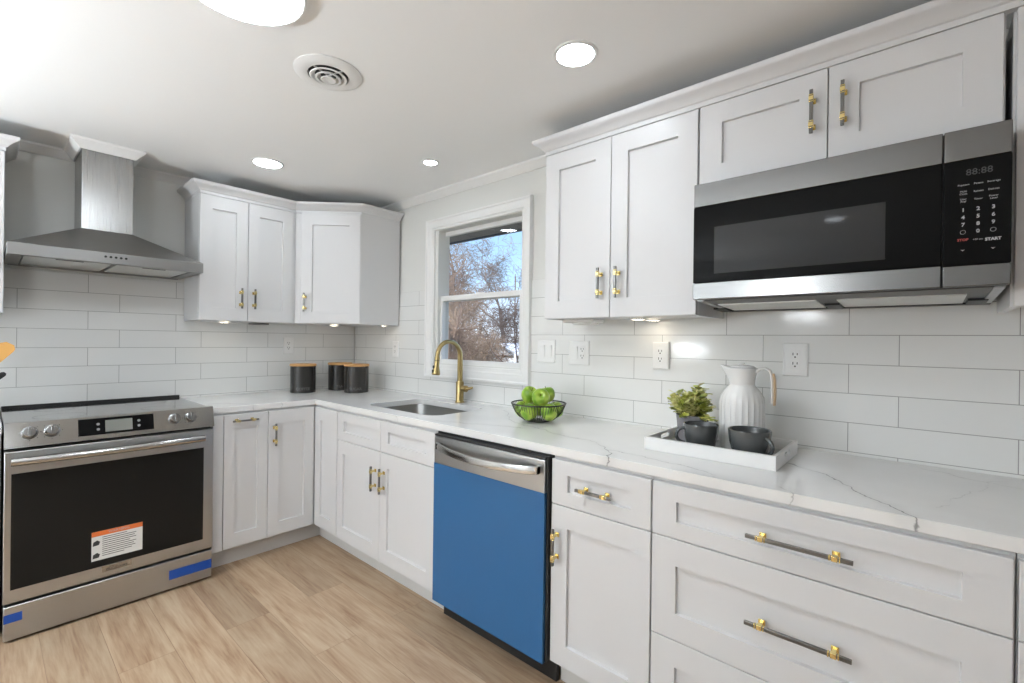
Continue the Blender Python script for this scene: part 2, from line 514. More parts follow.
class MB:
    def __init__(s, M=None):
        s.bm = bmesh.new()
        s.M = M or Matrix.Identity(4)
        s.mi = 0

    def _v(s, p):
        return s.bm.verts.new(s.M @ Vector(p))

    def _f(s, vs):
        try:
            f = s.bm.faces.new(vs)
            f.material_index = s.mi
            return f
        except ValueError:
            return None

    def box(s, a, b):
        x0, x1 = sorted((a[0], b[0]))
        y0, y1 = sorted((a[1], b[1]))
        z0, z1 = sorted((a[2], b[2]))
        v = [s._v(p) for p in ((x0, y0, z0), (x1, y0, z0), (x1, y1, z0), (x0, y1, z0), (x0, y0, z1), (x1, y0, z1), (x1, y1, z1), (x0, y1, z1))]
        for q in ((0, 3, 2, 1), (4, 5, 6, 7), (0, 1, 5, 4), (1, 2, 6, 5), (2, 3, 7, 6), (3, 0, 4, 7)):
            s._f([v[i] for i in q])
        return s

    def prism(s, poly, ext, axis=2):
        """poly of 2-D points in the two other axes, extruded along axis from ext[0] to ext[1]"""
        def p3(p, h):
            q = [0, 0, 0]
            o = [i for i in range(3) if i != axis]
            q[o[0]], q[o[1]], q[axis] = p[0], p[1], h
            return q
        a = [s._v(p3(p, ext[0])) for p in poly]
        b = [s._v(p3(p, ext[1])) for p in poly]
        n = len(poly)
        s._f(a[::-1])
        s._f(b)
        for i in range(n):
            s._f([a[i], a[(i + 1) % n], b[(i + 1) % n], b[i]])
        return s

    def loops(s, rings, cap0=True, cap1=True, closed=True):
        R = [[s._v(p) for p in r] for r in rings]
        n = len(R[0])
        for a, b in zip(R[:-1], R[1:]):
            for i in range(n if closed else n - 1):
                s._f([a[i], a[(i + 1) % n], b[(i + 1) % n], b[i]])
        if cap0:
            s._f(R[0][::-1])
        if cap1:
            s._f(R[-1])
        return s

    def lathe(s, prof, c=(0, 0, 0), n=32, cap0=True, cap1=True, sx=1.0, sy=1.0):
        rings = []
        for r, z in prof:
            r = max(r, 1e-4)
            rings.append([(c[0] + r * sx * math.cos(2 * math.pi * i / n), c[1] + r * sy * math.sin(2 * math.pi * i / n), c[2] + z) for i in range(n)])
        return s.loops(rings, cap0, cap1)

    def tube(s, pts, rad, n=12, cap=True):
        pts = [Vector(p) for p in pts]
        if not isinstance(rad, (list, tuple)):
            rad = [rad] * len(pts)
        t0 = (pts[1] - pts[0]).normalized()
        up = Vector((0, 0, 1)) if abs(t0.z) < 0.9 else Vector((1, 0, 0))
        a = t0.cross(up).normalized()
        rings = []
        for i, p in enumerate(pts):
            t = (pts[min(i + 1, len(pts) - 1)] - pts[max(i - 1, 0)]).normalized()
            a = (a - t * a.dot(t)).normalized()
            b = t.cross(a)
            rings.append([p + (a * math.cos(2 * math.pi * k / n) + b * math.sin(2 * math.pi * k / n)) * rad[i] for k in range(n)])
        return s.loops(rings, cap, cap)

    def cyl(s, p0, p1, r, n=24):
        return s.tube([p0, p1], r, n)

    def sphere(s, c, r, nu=20, nv=12, sx=1, sy=1, sz=1):
        prof = [(r * math.sin(math.pi * i / nv), -r * math.cos(math.pi * i / nv) * sz) for i in range(nv + 1)]
        return s.lathe(prof, c, nu, sx=sx, sy=sy)

    def sweep(s, prof, path, segs=None):
        """profile (out, z) along a plan path; outward is to the right of travel; mitred at every vertex"""
        P = [Vector((p[0], p[1])) for p in path]
        N = []
        for a, b in zip(P[:-1], P[1:]):
            d = (b - a).normalized()
            N.append(Vector((d.y, -d.x)))
        rings = []
        for i, p in enumerate(P):
            if i == 0:
                m = N[0]
            elif i == len(P) - 1:
                m = N[-1]
            else:
                m = (N[i - 1] + N[i]) / (1 + N[i - 1].dot(N[i]))
            rings.append([(p.x + m.x * o, p.y + m.y * o, z) for o, z in prof])
        a, b = segs or (0, len(P) - 1)
        return s.loops(rings[a:b + 1])

    def text(s, body, size, origin, mi, M=None, align='CENTER', depth=0.0004, bold=0.0):
        """flat lettering in the local (u, v) plane"""
        cu = bpy.data.curves.new('lettering', 'FONT')
        cu.body = body
        cu.size = size
        cu.align_x = align
        cu.align_y = 'CENTER'
        cu.extrude = depth
        cu.offset = bold
        cu.resolution_u = 2
        ob = bpy.data.objects.new('lettering', cu)
        me = bpy.data.meshes.new_from_object(ob)
        me.transform(s.M @ Matrix.Translation(origin) @ (M or Matrix.Identity(4)))
        n0 = len(s.bm.faces)
        s.bm.from_mesh(me)
        s.bm.faces.ensure_lookup_table()
        for f in s.bm.faces[n0:]:
            f.material_index = mi
        bpy.data.objects.remove(ob)
        bpy.data.curves.remove(cu)
        bpy.data.meshes.remove(me)
        return s

    def plate(s, outer, holes, z0, z1, mi=None):
        """a flat slab (local xy plane) with holes, from a filled curve"""
        cu = bpy.data.curves.new('slab', 'CURVE')
        cu.dimensions = '2D'
        cu.fill_mode = 'BOTH'
        for loop in [outer] + list(holes):
            sp_ = cu.splines.new('POLY')
            sp_.points.add(len(loop) - 1)
            for p, q in zip(sp_.points, loop):
                p.co = (q[0], q[1], 0, 1)
            sp_.use_cyclic_u = True
        cu.extrude = (z1 - z0) / 2
        ob = bpy.data.objects.new('slab', cu)
        me = bpy.data.meshes.new_from_object(ob)
        me.transform(s.M @ Matrix.Translation((0, 0, (z0 + z1) / 2)))
        n0 = len(s.bm.faces)
        s.bm.from_mesh(me)
        s.bm.faces.ensure_lookup_table()
        for f in s.bm.faces[n0:]:
            f.material_index = s.mi if mi is None else mi
        bmesh.ops.remove_doubles(s.bm, verts=s.bm.verts, dist=1e-5)
        bpy.data.objects.remove(ob)
        bpy.data.curves.remove(cu)
        bpy.data.meshes.remove(me)
        return s

    def build(s, name, mats, parent=None, bevel=0.0, smooth=True, normals=True):
        if normals:
            bmesh.ops.recalc_face_normals(s.bm, faces=s.bm.faces)
        me = bpy.data.meshes.new(name)
        s.bm.to_mesh(me)
        s.bm.free()
        if not isinstance(mats, (list, tuple)):
            mats = [mats]
        for m in mats:
            me.materials.append(m)
        if smooth:
            me.shade_smooth()
            me.set_sharp_from_angle(angle=math.radians(32))
        o = bpy.data.objects.new(name, me)
        C.objects.link(o)
        if parent is not None:
            me.transform(Matrix.Translation(-base_of(parent)))
            o.parent = parent
        if bevel:
            bv = o.modifiers.new('bevel', 'BEVEL')
            bv.width = bevel
            bv.segments = 2
            bv.limit_method = 'ANGLE'
            bv.angle_limit = math.radians(40)
            bv.harden_normals = False
        return o


def base_of(o):
    while o.parent is not None:
        o = o.parent
    return o.location.copy()


def tag(o, label=None, cat=None, group=None, kind=None):
    if label:
        o['label'] = label
    if cat:
        o['category'] = cat
    if group:
        o['group'] = group
    if kind:
        o['kind'] = kind
    return o


def thing(name, loc, label, cat, group=None):
    o = bpy.data.objects.new(name, None)
    o.empty_display_size = 0.05
    C.objects.link(o)
    o.location = loc
    return tag(o, label, cat, group)


def recentre(o):
    """put the origin of a one-mesh thing at the middle of its base"""
    me = o.data
    xs = [v.co.x for v in me.vertices]
    ys = [v.co.y for v in me.vertices]
    zs = [v.co.z for v in me.vertices]
    c = Vector(((min(xs) + max(xs)) / 2, (min(ys) + max(ys)) / 2, min(zs)))
    me.transform(Matrix.Translation(-c))
    o.location = c
    return o


def copy_tree(o, parent=None):
    c = o.copy()
    C.objects.link(c)
    if parent is not None:
        c.parent = parent
    for ch in o.children:
        copy_tree(ch, c)
    return c


def rrect(cx, cy, hx, hy, r, n=6):
    out = []
    for qx, qy, a0 in ((1, 1, 0), (-1, 1, 90), (-1, -1, 180), (1, -1, 270)):
        for i in range(n + 1):
            a = math.radians(a0 + 90 * i / n)
            out.append((cx + qx * (hx - r) + r * math.cos(a), cy + qy * (hy - r) + r * math.sin(a)))
    return out


def struct(o):
    o['kind'] = 'structure'
    return o


# ------------------------------------------------------------------ room shell
CEIL_Z = 2.315
XL, YF = -4.7, -6.6
b = MB()
b.box((XL - .15, YF - .15, -.08), (0.16, 0.16, 0))
struct(b.build('floor', M_FLOOR, smooth=False))
b = MB()
b.box((XL - .15, YF - .15, CEIL_Z), (0.16, 0.16, CEIL_Z + .1))
struct(b.build('ceiling', M_CEIL, smooth=False))
b = MB()
b.box((XL - .15, 0.008, 0), (0.106, 0.16, CEIL_Z))
wall_back = struct(b.build('wall_back', M_WALL, smooth=False))
b = MB()
b.box((XL, 0, 0.905), (-0.008, 0.008, 1.646))
b.build('tile_backsplash', M_TILE_B, wall_back, smooth=False)

# right wall with the window opening
WY0, WY1, WZ0, WZ1 = -1.835, -1.06, 1.142, 2.046      # clear opening inside the casing
OY0, OY1, OZ0, OZ1 = -1.892, -0.957, 1.05, 2.122      # outer edge of the casing
b = MB()
b.box((0.008, YF - .15, 0), (0.106, WY0, CEIL_Z))
b.box((0.008, WY1, 0), (0.106, 0.008, CEIL_Z))
b.box((0.008, WY0, 0), (0.106, WY1, WZ0))
b.box((0.008, WY0, WZ1), (0.106, WY1, CEIL_Z))
wall_right = struct(b.build('wall_right', M_WALL, smooth=False))
b = MB()
b.box((0, YF, 0.905), (0.008, OY0 + .01, 1.646))
b.box((0, OY1 - .01, 0.905), (0.008, 0.0, 1.646))
b.box((0, OY0 + .01, 0.905), (0.008, OY1 - .01, OZ0 + .01))
b.build('tile_backsplash', M_TILE_R, wall_right, smooth=False)
M_FARWALL = mat('far_wall_paint', (0.60, 0.60, 0.60), 0.9)
b = MB()
b.box((XL - .15, YF, 0), (XL, 0.008, CEIL_Z))
struct(b.build('wall_left', M_FARWALL, smooth=False))
b = MB()
b.box((XL - .15, YF - .15, 0), (0.008, YF, CEIL_Z))
struct(b.build('wall_front', M_FARWALL, smooth=False))

# wall crown, stepping out round the hood chimney
CROWN_W = [(0, 2.268), (0.008, 2.268), (0.014, 2.276), (0.036, 2.298), (0.044, 2.304), (0.046, CEIL_Z - .0005), (0, CEIL_Z - .0005)]
HX0, HX1, HY = -1.7185, -1.5045, -0.284
b = MB()
b.sweep(CROWN_W, [(XL, 0.008), (HX0, 0.008), (HX0, HY), (HX1, HY), (HX1, 0.008), (0.008, 0.008)])
struct(b.build('trim_1', M_TRIM))
b = MB()
b.sweep(CROWN_W, [(0.008, 0.008), (0.008, YF)])
struct(b.build('trim_2', M_TRIM))

# ------------------------------------------------------------------ window
b = MB()
prof = [(-.006, 0.008), (-.010, .0), (-.014, .0)]


def casing(bm, x0, x1, y0, y1, z0, z1, w_):
    """picture frame of four mitred boards standing on the wall; stepped profile"""
    O = [(y0, z0), (y1, z0), (y1, z1), (y0, z1)]
    sgn = [(1, 1), (-1, 1), (-1, -1), (1, -1)]
    steps = [(0.0, x0), (0.0, x1), (0.010, x1), (0.016, x1 + .006), (w_ - .028, x1 + .006), (w_ - .020, x1 + .010), (w_ - .008, x1 + .010), (w_, x1 + .016), (w_, x0)]
    rings = [[(x, y + sy * d, z + sz * d) for (y, z), (sy, sz) in zip(O, sgn)] for d, x in steps]
    bm.loops(rings, False, False)


casing(b, 0.009, -0.024, OY0, OY1, OZ0, OZ1, 0.062)
window = struct(b.build('window_1', M_TRIM))
JY0, JY1, JZ0, JZ1 = WY0 + .004, WY1 - .004, WZ0 + .004, WZ1 - .004


def rect_frame(bm, x0, x1, y0, y1, z0, z1, l, r_, bo, to):
    bm.box((x0, y0, z0), (x1, y0 + r_, z1))
    bm.box((x0, y1 - l, z0), (x1, y1, z1))
    bm.box((x0, y0 + r_, z0), (x1, y1 - l, z0 + bo))
    bm.box((x0, y0 + r_, z1 - to), (x1, y1 - l, z1))


b = MB()                                                # jamb lining the opening
rect_frame(b, -0.006, 0.104, OY0 + .055, OY1 - .055, OZ0 + .055, OZ1 - .055, .018, .018, .030, .018)
b.build('window_frame', M_TRIM, window, bevel=.0015)
y0, y1 = OY0 + .0745, OY1 - .0745
z0, z1 = OZ0 + .0865, OZ1 - .0745
zm = 1.583
b = MB()
rect_frame(b, 0.070, 0.098, y0, y1, zm - .018, z1, .026, .026, .036, .030)
up = b.build('upper_sash', M_TRIM, window, bevel=.002)
b = MB()
b.box((0.082, y0 + .024, zm + .012), (0.085, y1 - .024, z1 - .028))
b.build('window_pane', M_GLASS, up, smooth=False)
b = MB()
rect_frame(b, 0.032, 0.066, y0, y1, z0, zm + .018, .044, .044, .034, .034)
lo = b.build('lower_sash', M_TRIM, window, bevel=.002)
b = MB()
b.box((0.046, y0 + .042, z0 + .03), (0.049, y1 - .042, zm - .012))
b.build('window_pane', M_GLASS, lo, smooth=False)
b = MB()
b.box((0.04, (y0 + y1) / 2 - .03, zm + .018), (0.062, (y0 + y1) / 2 + .03, zm + .026))
b.build('sash_lock', M_TRIM, window, bevel=.002)

# ------------------------------------------------------------------ ceiling lights and vent
def ceiling_light(name, x, y, r, label, ring=0.012, drop=0.006):
    t = thing(name, (x, y, CEIL_Z), label, 'ceiling light', 'ceiling lights')
    m = MB()
    m.lathe([(r, -0.0005), (r, -drop * .6), (r - .003, -drop), (r - ring, -drop), (r - ring - .002, -drop + .002), (r - ring - .002, -.0005)], (x, y, CEIL_Z), 48, False, False)
    m.build('trim_ring', M_TRIM, t)
    m = MB()
    m.lathe([(r - ring - .0025, -.001), (r - ring - .0025, -drop + .0015), (.6 * r, -drop + .0005), (.0001, -drop)], (x, y, CEIL_Z), 48, True, False)
    m.build('light_lens', M_LENS, t)
    return t


ceiling_light('flush_ceiling_light', -1.569, -2.092, 0.172, 'large round white ceiling light cut by the top of the photo', .008, .02)
ceiling_light('recessed_light', -0.670, -2.622, 0.079, 'round recessed light in the ceiling near the cabinets over the microwave')
ceiling_light('recessed_light', -0.963, -0.690, 0.086, 'round recessed light in the ceiling before the two-door cabinet beside the hood')
ceiling_light('recessed_light', -0.366, -1.433, 0.050, 'smallest round recessed light, in the ceiling above the sink')
ceiling_light('recessed_light', -2.25, -0.80, 0.086, 'round recessed light beyond the left edge, over the floor left of the range')
ceiling_light('recessed_light', -3.30, -3.00, 0.079, 'added round recessed light, unseen left of the camera')  # this and the following ceiling lights are unseen, added to light the room
ceiling_light('recessed_light', -2.00, -4.60, 0.079, 'added round recessed light, unseen behind the camera')
ceiling_light('recessed_light', -3.60, -5.40, 0.079, 'added round recessed light, unseen far behind the camera by the left wall')

def fill_uplighter(x, y, label, rl=.13):  # unseen lamp, added to brighten the ceiling and bounce light back
    t_ = thing('fill_lamp', (x, y, 0), label, 'fill lamp', 'added uplighter lamps out of frame')
    m = MB()
    m.lathe([(.0001, .0005), (.15, .0005), (.15, .012), (.14, .02), (.02, .03), (.0001, .03)], (x, y, 0), 40, False, False)
    m.build('base', M_BLACKMET, t_)
    m = MB()
    m.cyl((x, y, .0305), (x, y, 1.160), .011, 16)
    m.build('pole', M_BLACKMET, t_)
    m = MB()
    m.lathe([(.0001, 1.161), (.03, 1.161), (.12, 1.200), (.20, 1.285), (.203, 1.290), (.197, 1.289), (.118, 1.206), (.03, 1.167), (.0001, 1.167)], (x, y, 0), 44, False, False)
    m.build('bowl_shade', M_BLACKMET, t_)
    m = MB()
    m.lathe([(.0001, 1.216), (rl, 1.216), (rl, 1.222), (.0001, 1.224)], (x, y, 0), 40, False, False)
    m.build('lamp_lens', M_FILL_UP, t_)


fill_uplighter(-3.95, -1.30, 'added black uplighter fill lamp, unseen beyond the left frame edge', .165)
gx, gy = -2.85, -2.75  # unseen globe, added as side fill for the walls and cabinet fronts
t = thing('fill_lamp', (gx, gy, 0), 'added white globe fill lamp, unseen to the left of the camera', 'fill lamp')
b = MB()
b.lathe([(.0001, .0005), (.14, .0005), (.14, .012), (.13, .02), (.02, .03), (.0001, .03)], (gx, gy, 0), 40, False, False)
b.build('base', M_BLACKMET, t)
b = MB()
b.cyl((gx, gy, .0305), (gx, gy, 1.55), .011, 16)
b.build('pole', M_BLACKMET, t)
b = MB()
b.sphere((gx, gy, 1.682), .13, 32, 20)
b.build('globe_shade', M_FILL_GLOBE, t)

vx, vy = -1.180, -1.838
t = thing('ceiling_vent', (vx, vy, CEIL_Z), 'round white ceiling air vent with concentric rings between the ceiling lights', 'vent')
b = MB()
b.lathe([(.122, -.0005), (.122, -.004), (.112, -.009), (.090, -.014), (.074, -.012), (.072, -.0005)], (vx, vy, CEIL_Z), 48, False, False)
b.build('outer_flange', M_TRIM, t)
b = MB()
b.lathe([(.071, -.0007), (.071, -.002), (.0001, -.002)], (vx, vy, CEIL_Z), 40, True, False)
b.build('duct_opening', M_DARKIN, t)
for r0, r1, z_ in ((.066, .050, -.020), (.046, .030, -.024), (.026, .0001, -.028)):
    b = MB()
    b.lathe([(r0, z_), (r0 + .001, z_ + .003), (r1, -.008 if r1 > .01 else z_ + .006), (max(r1 - .002, .0001), -.010 if r1 > .01 else z_ + .004)], (vx, vy, CEIL_Z), 40, False, False)
    b.loops([[(vx + r0 * math.cos(a), vy + r0 * math.sin(a), CEIL_Z + z_) for a in [2 * math.pi * i / 40 for i in range(40)]],
             [(vx + max(r0 - .007, .0001) * math.cos(a), vy + max(r0 - .007, .0001) * math.sin(a), CEIL_Z + z_ + .001) for a in [2 * math.pi * i / 40 for i in range(40)]]], False, False)
    b.build('vent_ring', M_TRIM, t)
b = MB()
for a in (0.3, 1.87):
    d = Vector((math.cos(a), math.sin(a), 0)) * .069
    b.tube([Vector((vx, vy, CEIL_Z - .009)) - d, Vector((vx, vy, CEIL_Z - .009)) + d], .003, 6)
b.build('vent_strut', M_TRIM, t)

# ------------------------------------------------------------------ cabinets
D = 0.640          # door face of the base cabinets, from the wall
DT = 0.020         # door thickness
ZDB, ZDR, ZDT = 0.112, 0.700, 0.8667
ZC, CT = 0.911, 0.0327
ZU, ZUT = 1.403, 2.160
U = 0.320
GAP = 0.0016


def shaker(M, u0, u1, v0, v1, st, ra, name, parent, label=None):
    """shaker front in a wall frame whose n=0 is the door's back; frame proud of a flat panel"""
    m = MB(M)
    u0, u1, v0, v1 = u0 + GAP, u1 - GAP, v0 + GAP, v1 - GAP
    T, R = DT, 0.012
    rect = lambda d, e_: [(u0 + d, v0 + e_), (u1 - d, v0 + e_), (u1 - d, v1 - e_), (u0 + d, v1 - e_)]
    ch = .0015
    rings = []
    for (d, e_, n) in ((0, 0, 0), (0, 0, T - ch), (ch, ch, T), (st, ra, T), (st + .0015, ra + .0015, T - R), ):
        rings.append([(p[0], p[1], n) for p in rect(d, e_)])
    m.loops(rings, True, True)
    o = m.build(name, M_WHITE, parent, smooth=False)
    if label:
        o['label'] = label
    return o


def bar_handle(M, u, v, length, vertical, parent, n0=DT, big=False):
    """square bar on two gold posts"""
    m = MB(M)
    h = length / 2
    k = .0048
    inset = length * (.20 if not big else .155)
    out = .030

    def bx(a0, a1, w0, w1, n_0, n_1):
        if vertical:
            m.box((u + w0, v + a0, n0 + n_0), (u + w1, v + a1, n0 + n_1))
        else:
            m.box((u + a0, v + w0, n0 + n_0), (u + a1, v + w1, n0 + n_1))
    m.mi = 0
    bx(-h, h, -k, k, out - k, out + k)
    m.mi = 1
    for s_ in (-1, 1):
        c = s_ * (h - inset)
        bx(c - .0065, c + .0065, -.0064, .0064, out - .0064, out + .0064)
        bx(c - .0045, c + .0045, -.0045, .0045, .0, out - .006)
        bx(c - .0085, c + .0085, -.0085, .0085, .0003, .004)
        for q in (-.0105, .0105):
            bx(c + q - .0016, c + q + .0016, -.0060, .0060, out - .0060, out + .0060)
    return m.build('handle', [M_NICKEL, M_GOLD], parent, bevel=.0008)


FB = frame_back(0, -(D - DT), 0)           # u = x, v = z
FR = frame_right(-(D - DT), 0, 0)          # u = -y, v = z
FBU = frame_back(0, -(U - DT), 0)
FRU = frame_right(-(U - DT), 0, 0)
ST, RA, RD = 0.070, 0.078, 0.051

# --- pull-out cabinet beside the range
t = thing('base_cabinet', (-1.07, -.3, 0), 'narrow white base cabinet right of the range with a horizontal handle on its door', 'cabinet')
b = MB()
b.box((-1.2125, -.62, .105), (-.9235, -.010, .876))
b.build('cabinet_box', M_WHITE, t)
b = MB()
b.box((-1.2125, -.640, .112), (-1.160, -.6205, .8667))
b.build('filler_strip', M_WHITE, t, bevel=.001)
b = MB()
b.box((-1.2125, -.564, 0), (-.9235, -.550, .1045))
b.build('toe_kick', M_TOE, t)
d = shaker(FB, -1.1575, -.9225, ZDB, ZDT, .056, RA, 'door', t)
bar_handle(FB, -1.0535, .830, .135, False, d)

# --- corner base cabinet with its two doors
t = thing('corner_base_cabinet', (-.45, -.45, 0), 'white corner base cabinet with two doors meeting in the inner corner', 'cabinet')
b = MB()
b.prism([(-.9225, -.62), (-.9225, -.010), (-.010, -.010), (-.010, -.9245), (-.62, -.9245), (-.62, -.62)], (.105, .876))
b.build('cabinet_box', M_WHITE, t)
b = MB()
b.prism([(-.9225, -.564), (-.564, -.564), (-.564, -.9245), (-.550, -.9245), (-.550, -.550), (-.9225, -.550)], (0, .1045))
b.build('toe_kick', M_TOE, t)
d = shaker(FB, -.9225, -.6425, ZDB, ZDT, .062, RA, 'door', t)
bar_handle(FB, -.888, .724, .133, True, d)
shaker(FR, .6425, .9245, ZDB, ZDT, .068, RA, 'door', t)

# --- sink base
t = thing('sink_base_cabinet', (-.3, -1.387, 0), 'white two-door sink base cabinet with two false drawer fronts under the window', 'cabinet')
b = MB()
b.box((-.62, -1.849, .105), (-.600, -.9265, .876))      # face
b.box((-.60, -.944, .105), (-.010, -.9265, .876))
b.box((-.60, -1.849, .105), (-.010, -1.8315, .876))
b.box((-.60, -1.8315, .105), (-.010, -.944, .123))
b.build('cabinet_box', M_WHITE, t)
b = MB()
b.box((-.564, -1.849, 0), (-.550, -.9265, .1045))
b.build('toe_kick', M_TOE, t)
for a0, a1 in ((.9265, 1.3835), (1.3835, 1.849)):
    shaker(FR, a0, a1, ZDR, ZDT, ST, RD, 'false_drawer_front', t)
d = shaker(FR, .9265, 1.3835, ZDB, ZDR, ST - .006, RA, 'door', t)
bar_handle(FR, 1.343, .553, .133, True, d)
d = shaker(FR, 1.3835, 1.849, ZDB, ZDR, ST - .006, RA, 'door', t)
bar_handle(FR, 1.424, .555, .133, True, d)

# --- drawer over door, right of the dishwasher
t = thing('base_cabinet', (-.3, -2.716, 0), 'white base cabinet with one drawer over one door, right of the blue dishwasher', 'cabinet')
b = MB()
b.box((-.62, -2.912, .105), (-.010, -2.519, .876))
b.build('cabinet_box', M_WHITE, t)
b = MB()
b.box((-.564, -2.912, 0), (-.550, -2.519, .1045))
b.build('toe_kick', M_TOE, t)
d = shaker(FR, 2.519, 2.912, ZDR, ZDT, ST, RD, 'drawer', t)
bar_handle(FR, 2.7135, .781, .140, False, d)
d = shaker(FR, 2.519, 2.912, ZDB, ZDR, ST, RA, 'door', t)
bar_handle(FR, 2.549, .551, .133, True, d)

# --- wide drawer bank
t = thing('drawer_base_cabinet', (-.3, -3.307, 0), 'wide white base cabinet with three drawers and long bar handles at the right', 'cabinet')
b = MB()
b.box((-.62, -3.701, .105), (-.010, -2.914, .876))
b.build('cabinet_box', M_WHITE, t)
b = MB()
b.box((-.564, -3.701, 0), (-.550, -2.914, .1045))
b.build('toe_kick', M_TOE, t)
for v0, v1, hz in ((ZDR, ZDT, .781), (.3905, ZDR, .546), (ZDB, .3905, .25)):
    d = shaker(FR, 2.914, 3.699, v0, v1, .076, RD if v0 == ZDR else .080, 'drawer', t)
    bar_handle(FR, 3.314, hz, .238, False, d, big=True)

# --- base cabinets cut by the frame: right end and left of the range
t = thing('base_cabinet', (-.3, -4.0, 0), 'white base cabinet at the right frame edge, only a sliver in view', 'cabinet')
b = MB()
b.box((-.62, -4.31, .105), (-.010, -3.703, .876))
b.build('cabinet_box', M_WHITE, t)
b = MB()
b.box((-.564, -4.31, 0), (-.550, -3.703, .1045))
b.build('toe_kick', M_TOE, t)
d = shaker(FR, 3.703, 4.31, ZDR, ZDT, ST, RD, 'drawer', t)
bar_handle(FR, 4.0, .781, .238, False, d, big=True)
d = shaker(FR, 3.703, 4.31, ZDB, ZDR, ST, RA, 'door', t)
bar_handle(FR, 4.26, .55, .133, True, d)

# --- countertop with the sink cut-out
SX, SY, SHX, SHY = -.330, -1.365, .200, .315
b = MB()
outer = [(-1.2125, -.001), (-.001, -.001), (-.001, -4.33), (-.639, -4.33), (-.639, -.639), (-1.2125, -.639)]
b.plate(outer, [rrect(SX, SY, SHX, SHY, .075, 8)], ZC - CT, ZC)
top = b.build('countertop', M_QUARTZ, bevel=.002)
tag(top, 'L-shaped white quartz countertop with grey veins on the base cabinets', 'countertop')
recentre(top)
b = MB()
b.plate([(-2.9, -.001), (-1.9905, -.001), (-1.9905, -.639), (-2.9, -.639)], [], ZC - CT, ZC)
o = b.build('countertop', M_QUARTZ, bevel=.002)
tag(o, 'short white quartz countertop left of the range, beyond the frame', 'countertop')
recentre(o)
t = thing('base_cabinet', (-2.4, -.3, 0), 'white base cabinet left of the range, beyond the frame', 'cabinet')
b = MB()
b.box((-2.9, -.62, .105), (-1.9925, -.010, .876))
b.build('cabinet_box', M_WHITE, t)
b = MB()
b.box((-2.9, -.564, 0), (-1.9925, -.550, .1045))
b.build('toe_kick', M_TOE, t)
d = shaker(FB, -2.9, -1.9925, ZDB, ZDT, ST, RA, 'door', t)

# --- sink
t = thing('kitchen_sink', (SX, SY, .68), 'stainless steel undermount sink in the countertop below the window', 'sink')
b = MB()
rings = []
for g, z, r in ((.018, ZC - CT - .001, .09), (.002, ZC - CT - .001, .078), (.0, ZC - CT - .004, .075), (-.004, .74, .072), (-.012, .712, .07), (-.035, .697, .06), (-.15, .692, .04)):
    rings.append([(p[0], p[1], z) for p in rrect(SX, SY, SHX + g, SHY + g, r, 8)])
b.loops(rings, False, True)
b.build('basin', M_SINK, t)
b = MB()
b.lathe([(.045, .0), (.045, .003), (.036, .004), (.030, .0015), (.0001, .0015)], (SX + .02, SY, .6925), 28, True, False)
b.build('drain', M_POLISH, t)

# --- faucet
fx, fy = -.064, -1.372
t = thing('faucet', (fx, fy, ZC), 'brushed gold gooseneck pull-down faucet behind the sink', 'faucet')
b = MB()
b.lathe([(.0001, .0006), (.030, .0006), (.030, .004), (.026, .008), (.0245, .012), (.0245, .125), (.023, .132), (.0001, .135)], (fx, fy, ZC), 32, False, False)
b.build('body', M_FAUCET, t)
b = MB()
pts = [(fx, fy, 1.035), (fx, fy, 1.195)]
R_ = .092
for i in range(1, 21):
    a = math.pi * i / 20 * 1.02
    pts.append((fx - R_ + R_ * math.cos(a), fy, 1.200 + R_ * math.sin(a)))
rad = [.0175 - .0045 * min(1, i / 6) for i in range(len(pts))]
b.tube(pts, rad, 20)
b.build('spout', M_FAUCET, t)
ex, ey, ez = pts[-1]
b = MB()
dx = -.20
q = lambda s_: (ex + dx * s_ * .5, ey, ez - s_)
b.tube([q(-.004), q(.012), q(.016), q(.05), q(.085), q(.098), q(.103)], [.0145, .0155, .0145, .0165, .024, .0255, .022], 24)
b.build('spray_head', M_FAUCET, t)
b = MB()
b.tube([q(.0155), q(.0185)], .0157, 24)
b.build('spray_collar', M_BLACK, t)
b = MB()
b.box((ex - .030, ey - .005, ez - .062), (ex - .024, ey + .005, ez - .045))
b.build('spray_button', M_BLACK, t)
b = MB()
b.box((ex - .036, ey - .005, ez - .088), (ex - .030, ey + .005, ez - .070))
b.build('spray_button', M_BLACK, t)
b = MB()
b.tube([(fx, fy - .022, 1.000), (fx, fy - .032, 1.000), (fx, fy - .034, 1.000), (fx, fy - .060, 1.000), (fx, fy - .064, 1.0)], [.017, .017, .020, .020, .016], 24)
b.tube([(fx, fy - .058, 1.000), (fx + .004, fy - .085, 1.004), (fx + .008, fy - .105, 1.010)], [.012, .009, .007], 14)
b.build('lever_handle', M_FAUCET, t)

# ------------------------------------------------------------------ upper cabinets
CROWN = [(-.018, 2.1605), (.002, 2.1605), (.002, 2.177), (.008, 2.180), (.012, 2.187), (.030, 2.203), (.040, 2.208), (.044, 2.213), (.047, 2.226), (-.018, 2.226)]


def crown(parent, path, segs=None):
    m = MB()
    m.sweep(CROWN, path, segs)
    return m.build('crown_molding', M_WHITE, parent)


# left of the hood, cut by the frame
t = thing('upper_cabinet', (-2.4, -.16, ZU), 'white upper cabinet at the left frame edge beside the range hood', 'cabinet')
b = MB()
b.box((-2.78, -.30, ZU), (-1.985, -.010, ZUT))
b.build('cabinet_box', M_WHITE, t)
d = shaker(FBU, -2.40, -1.985, ZU, ZUT, ST, RA, 'door', t)
bar_handle(FBU, -2.36, 1.55, .13, True, d)
d = shaker(FBU, -2.78, -2.40, ZU, ZUT, ST, RA, 'door', t)
crown(t, [(-2.78, -.32), (-1.985, -.32), (-1.985, -.010)])

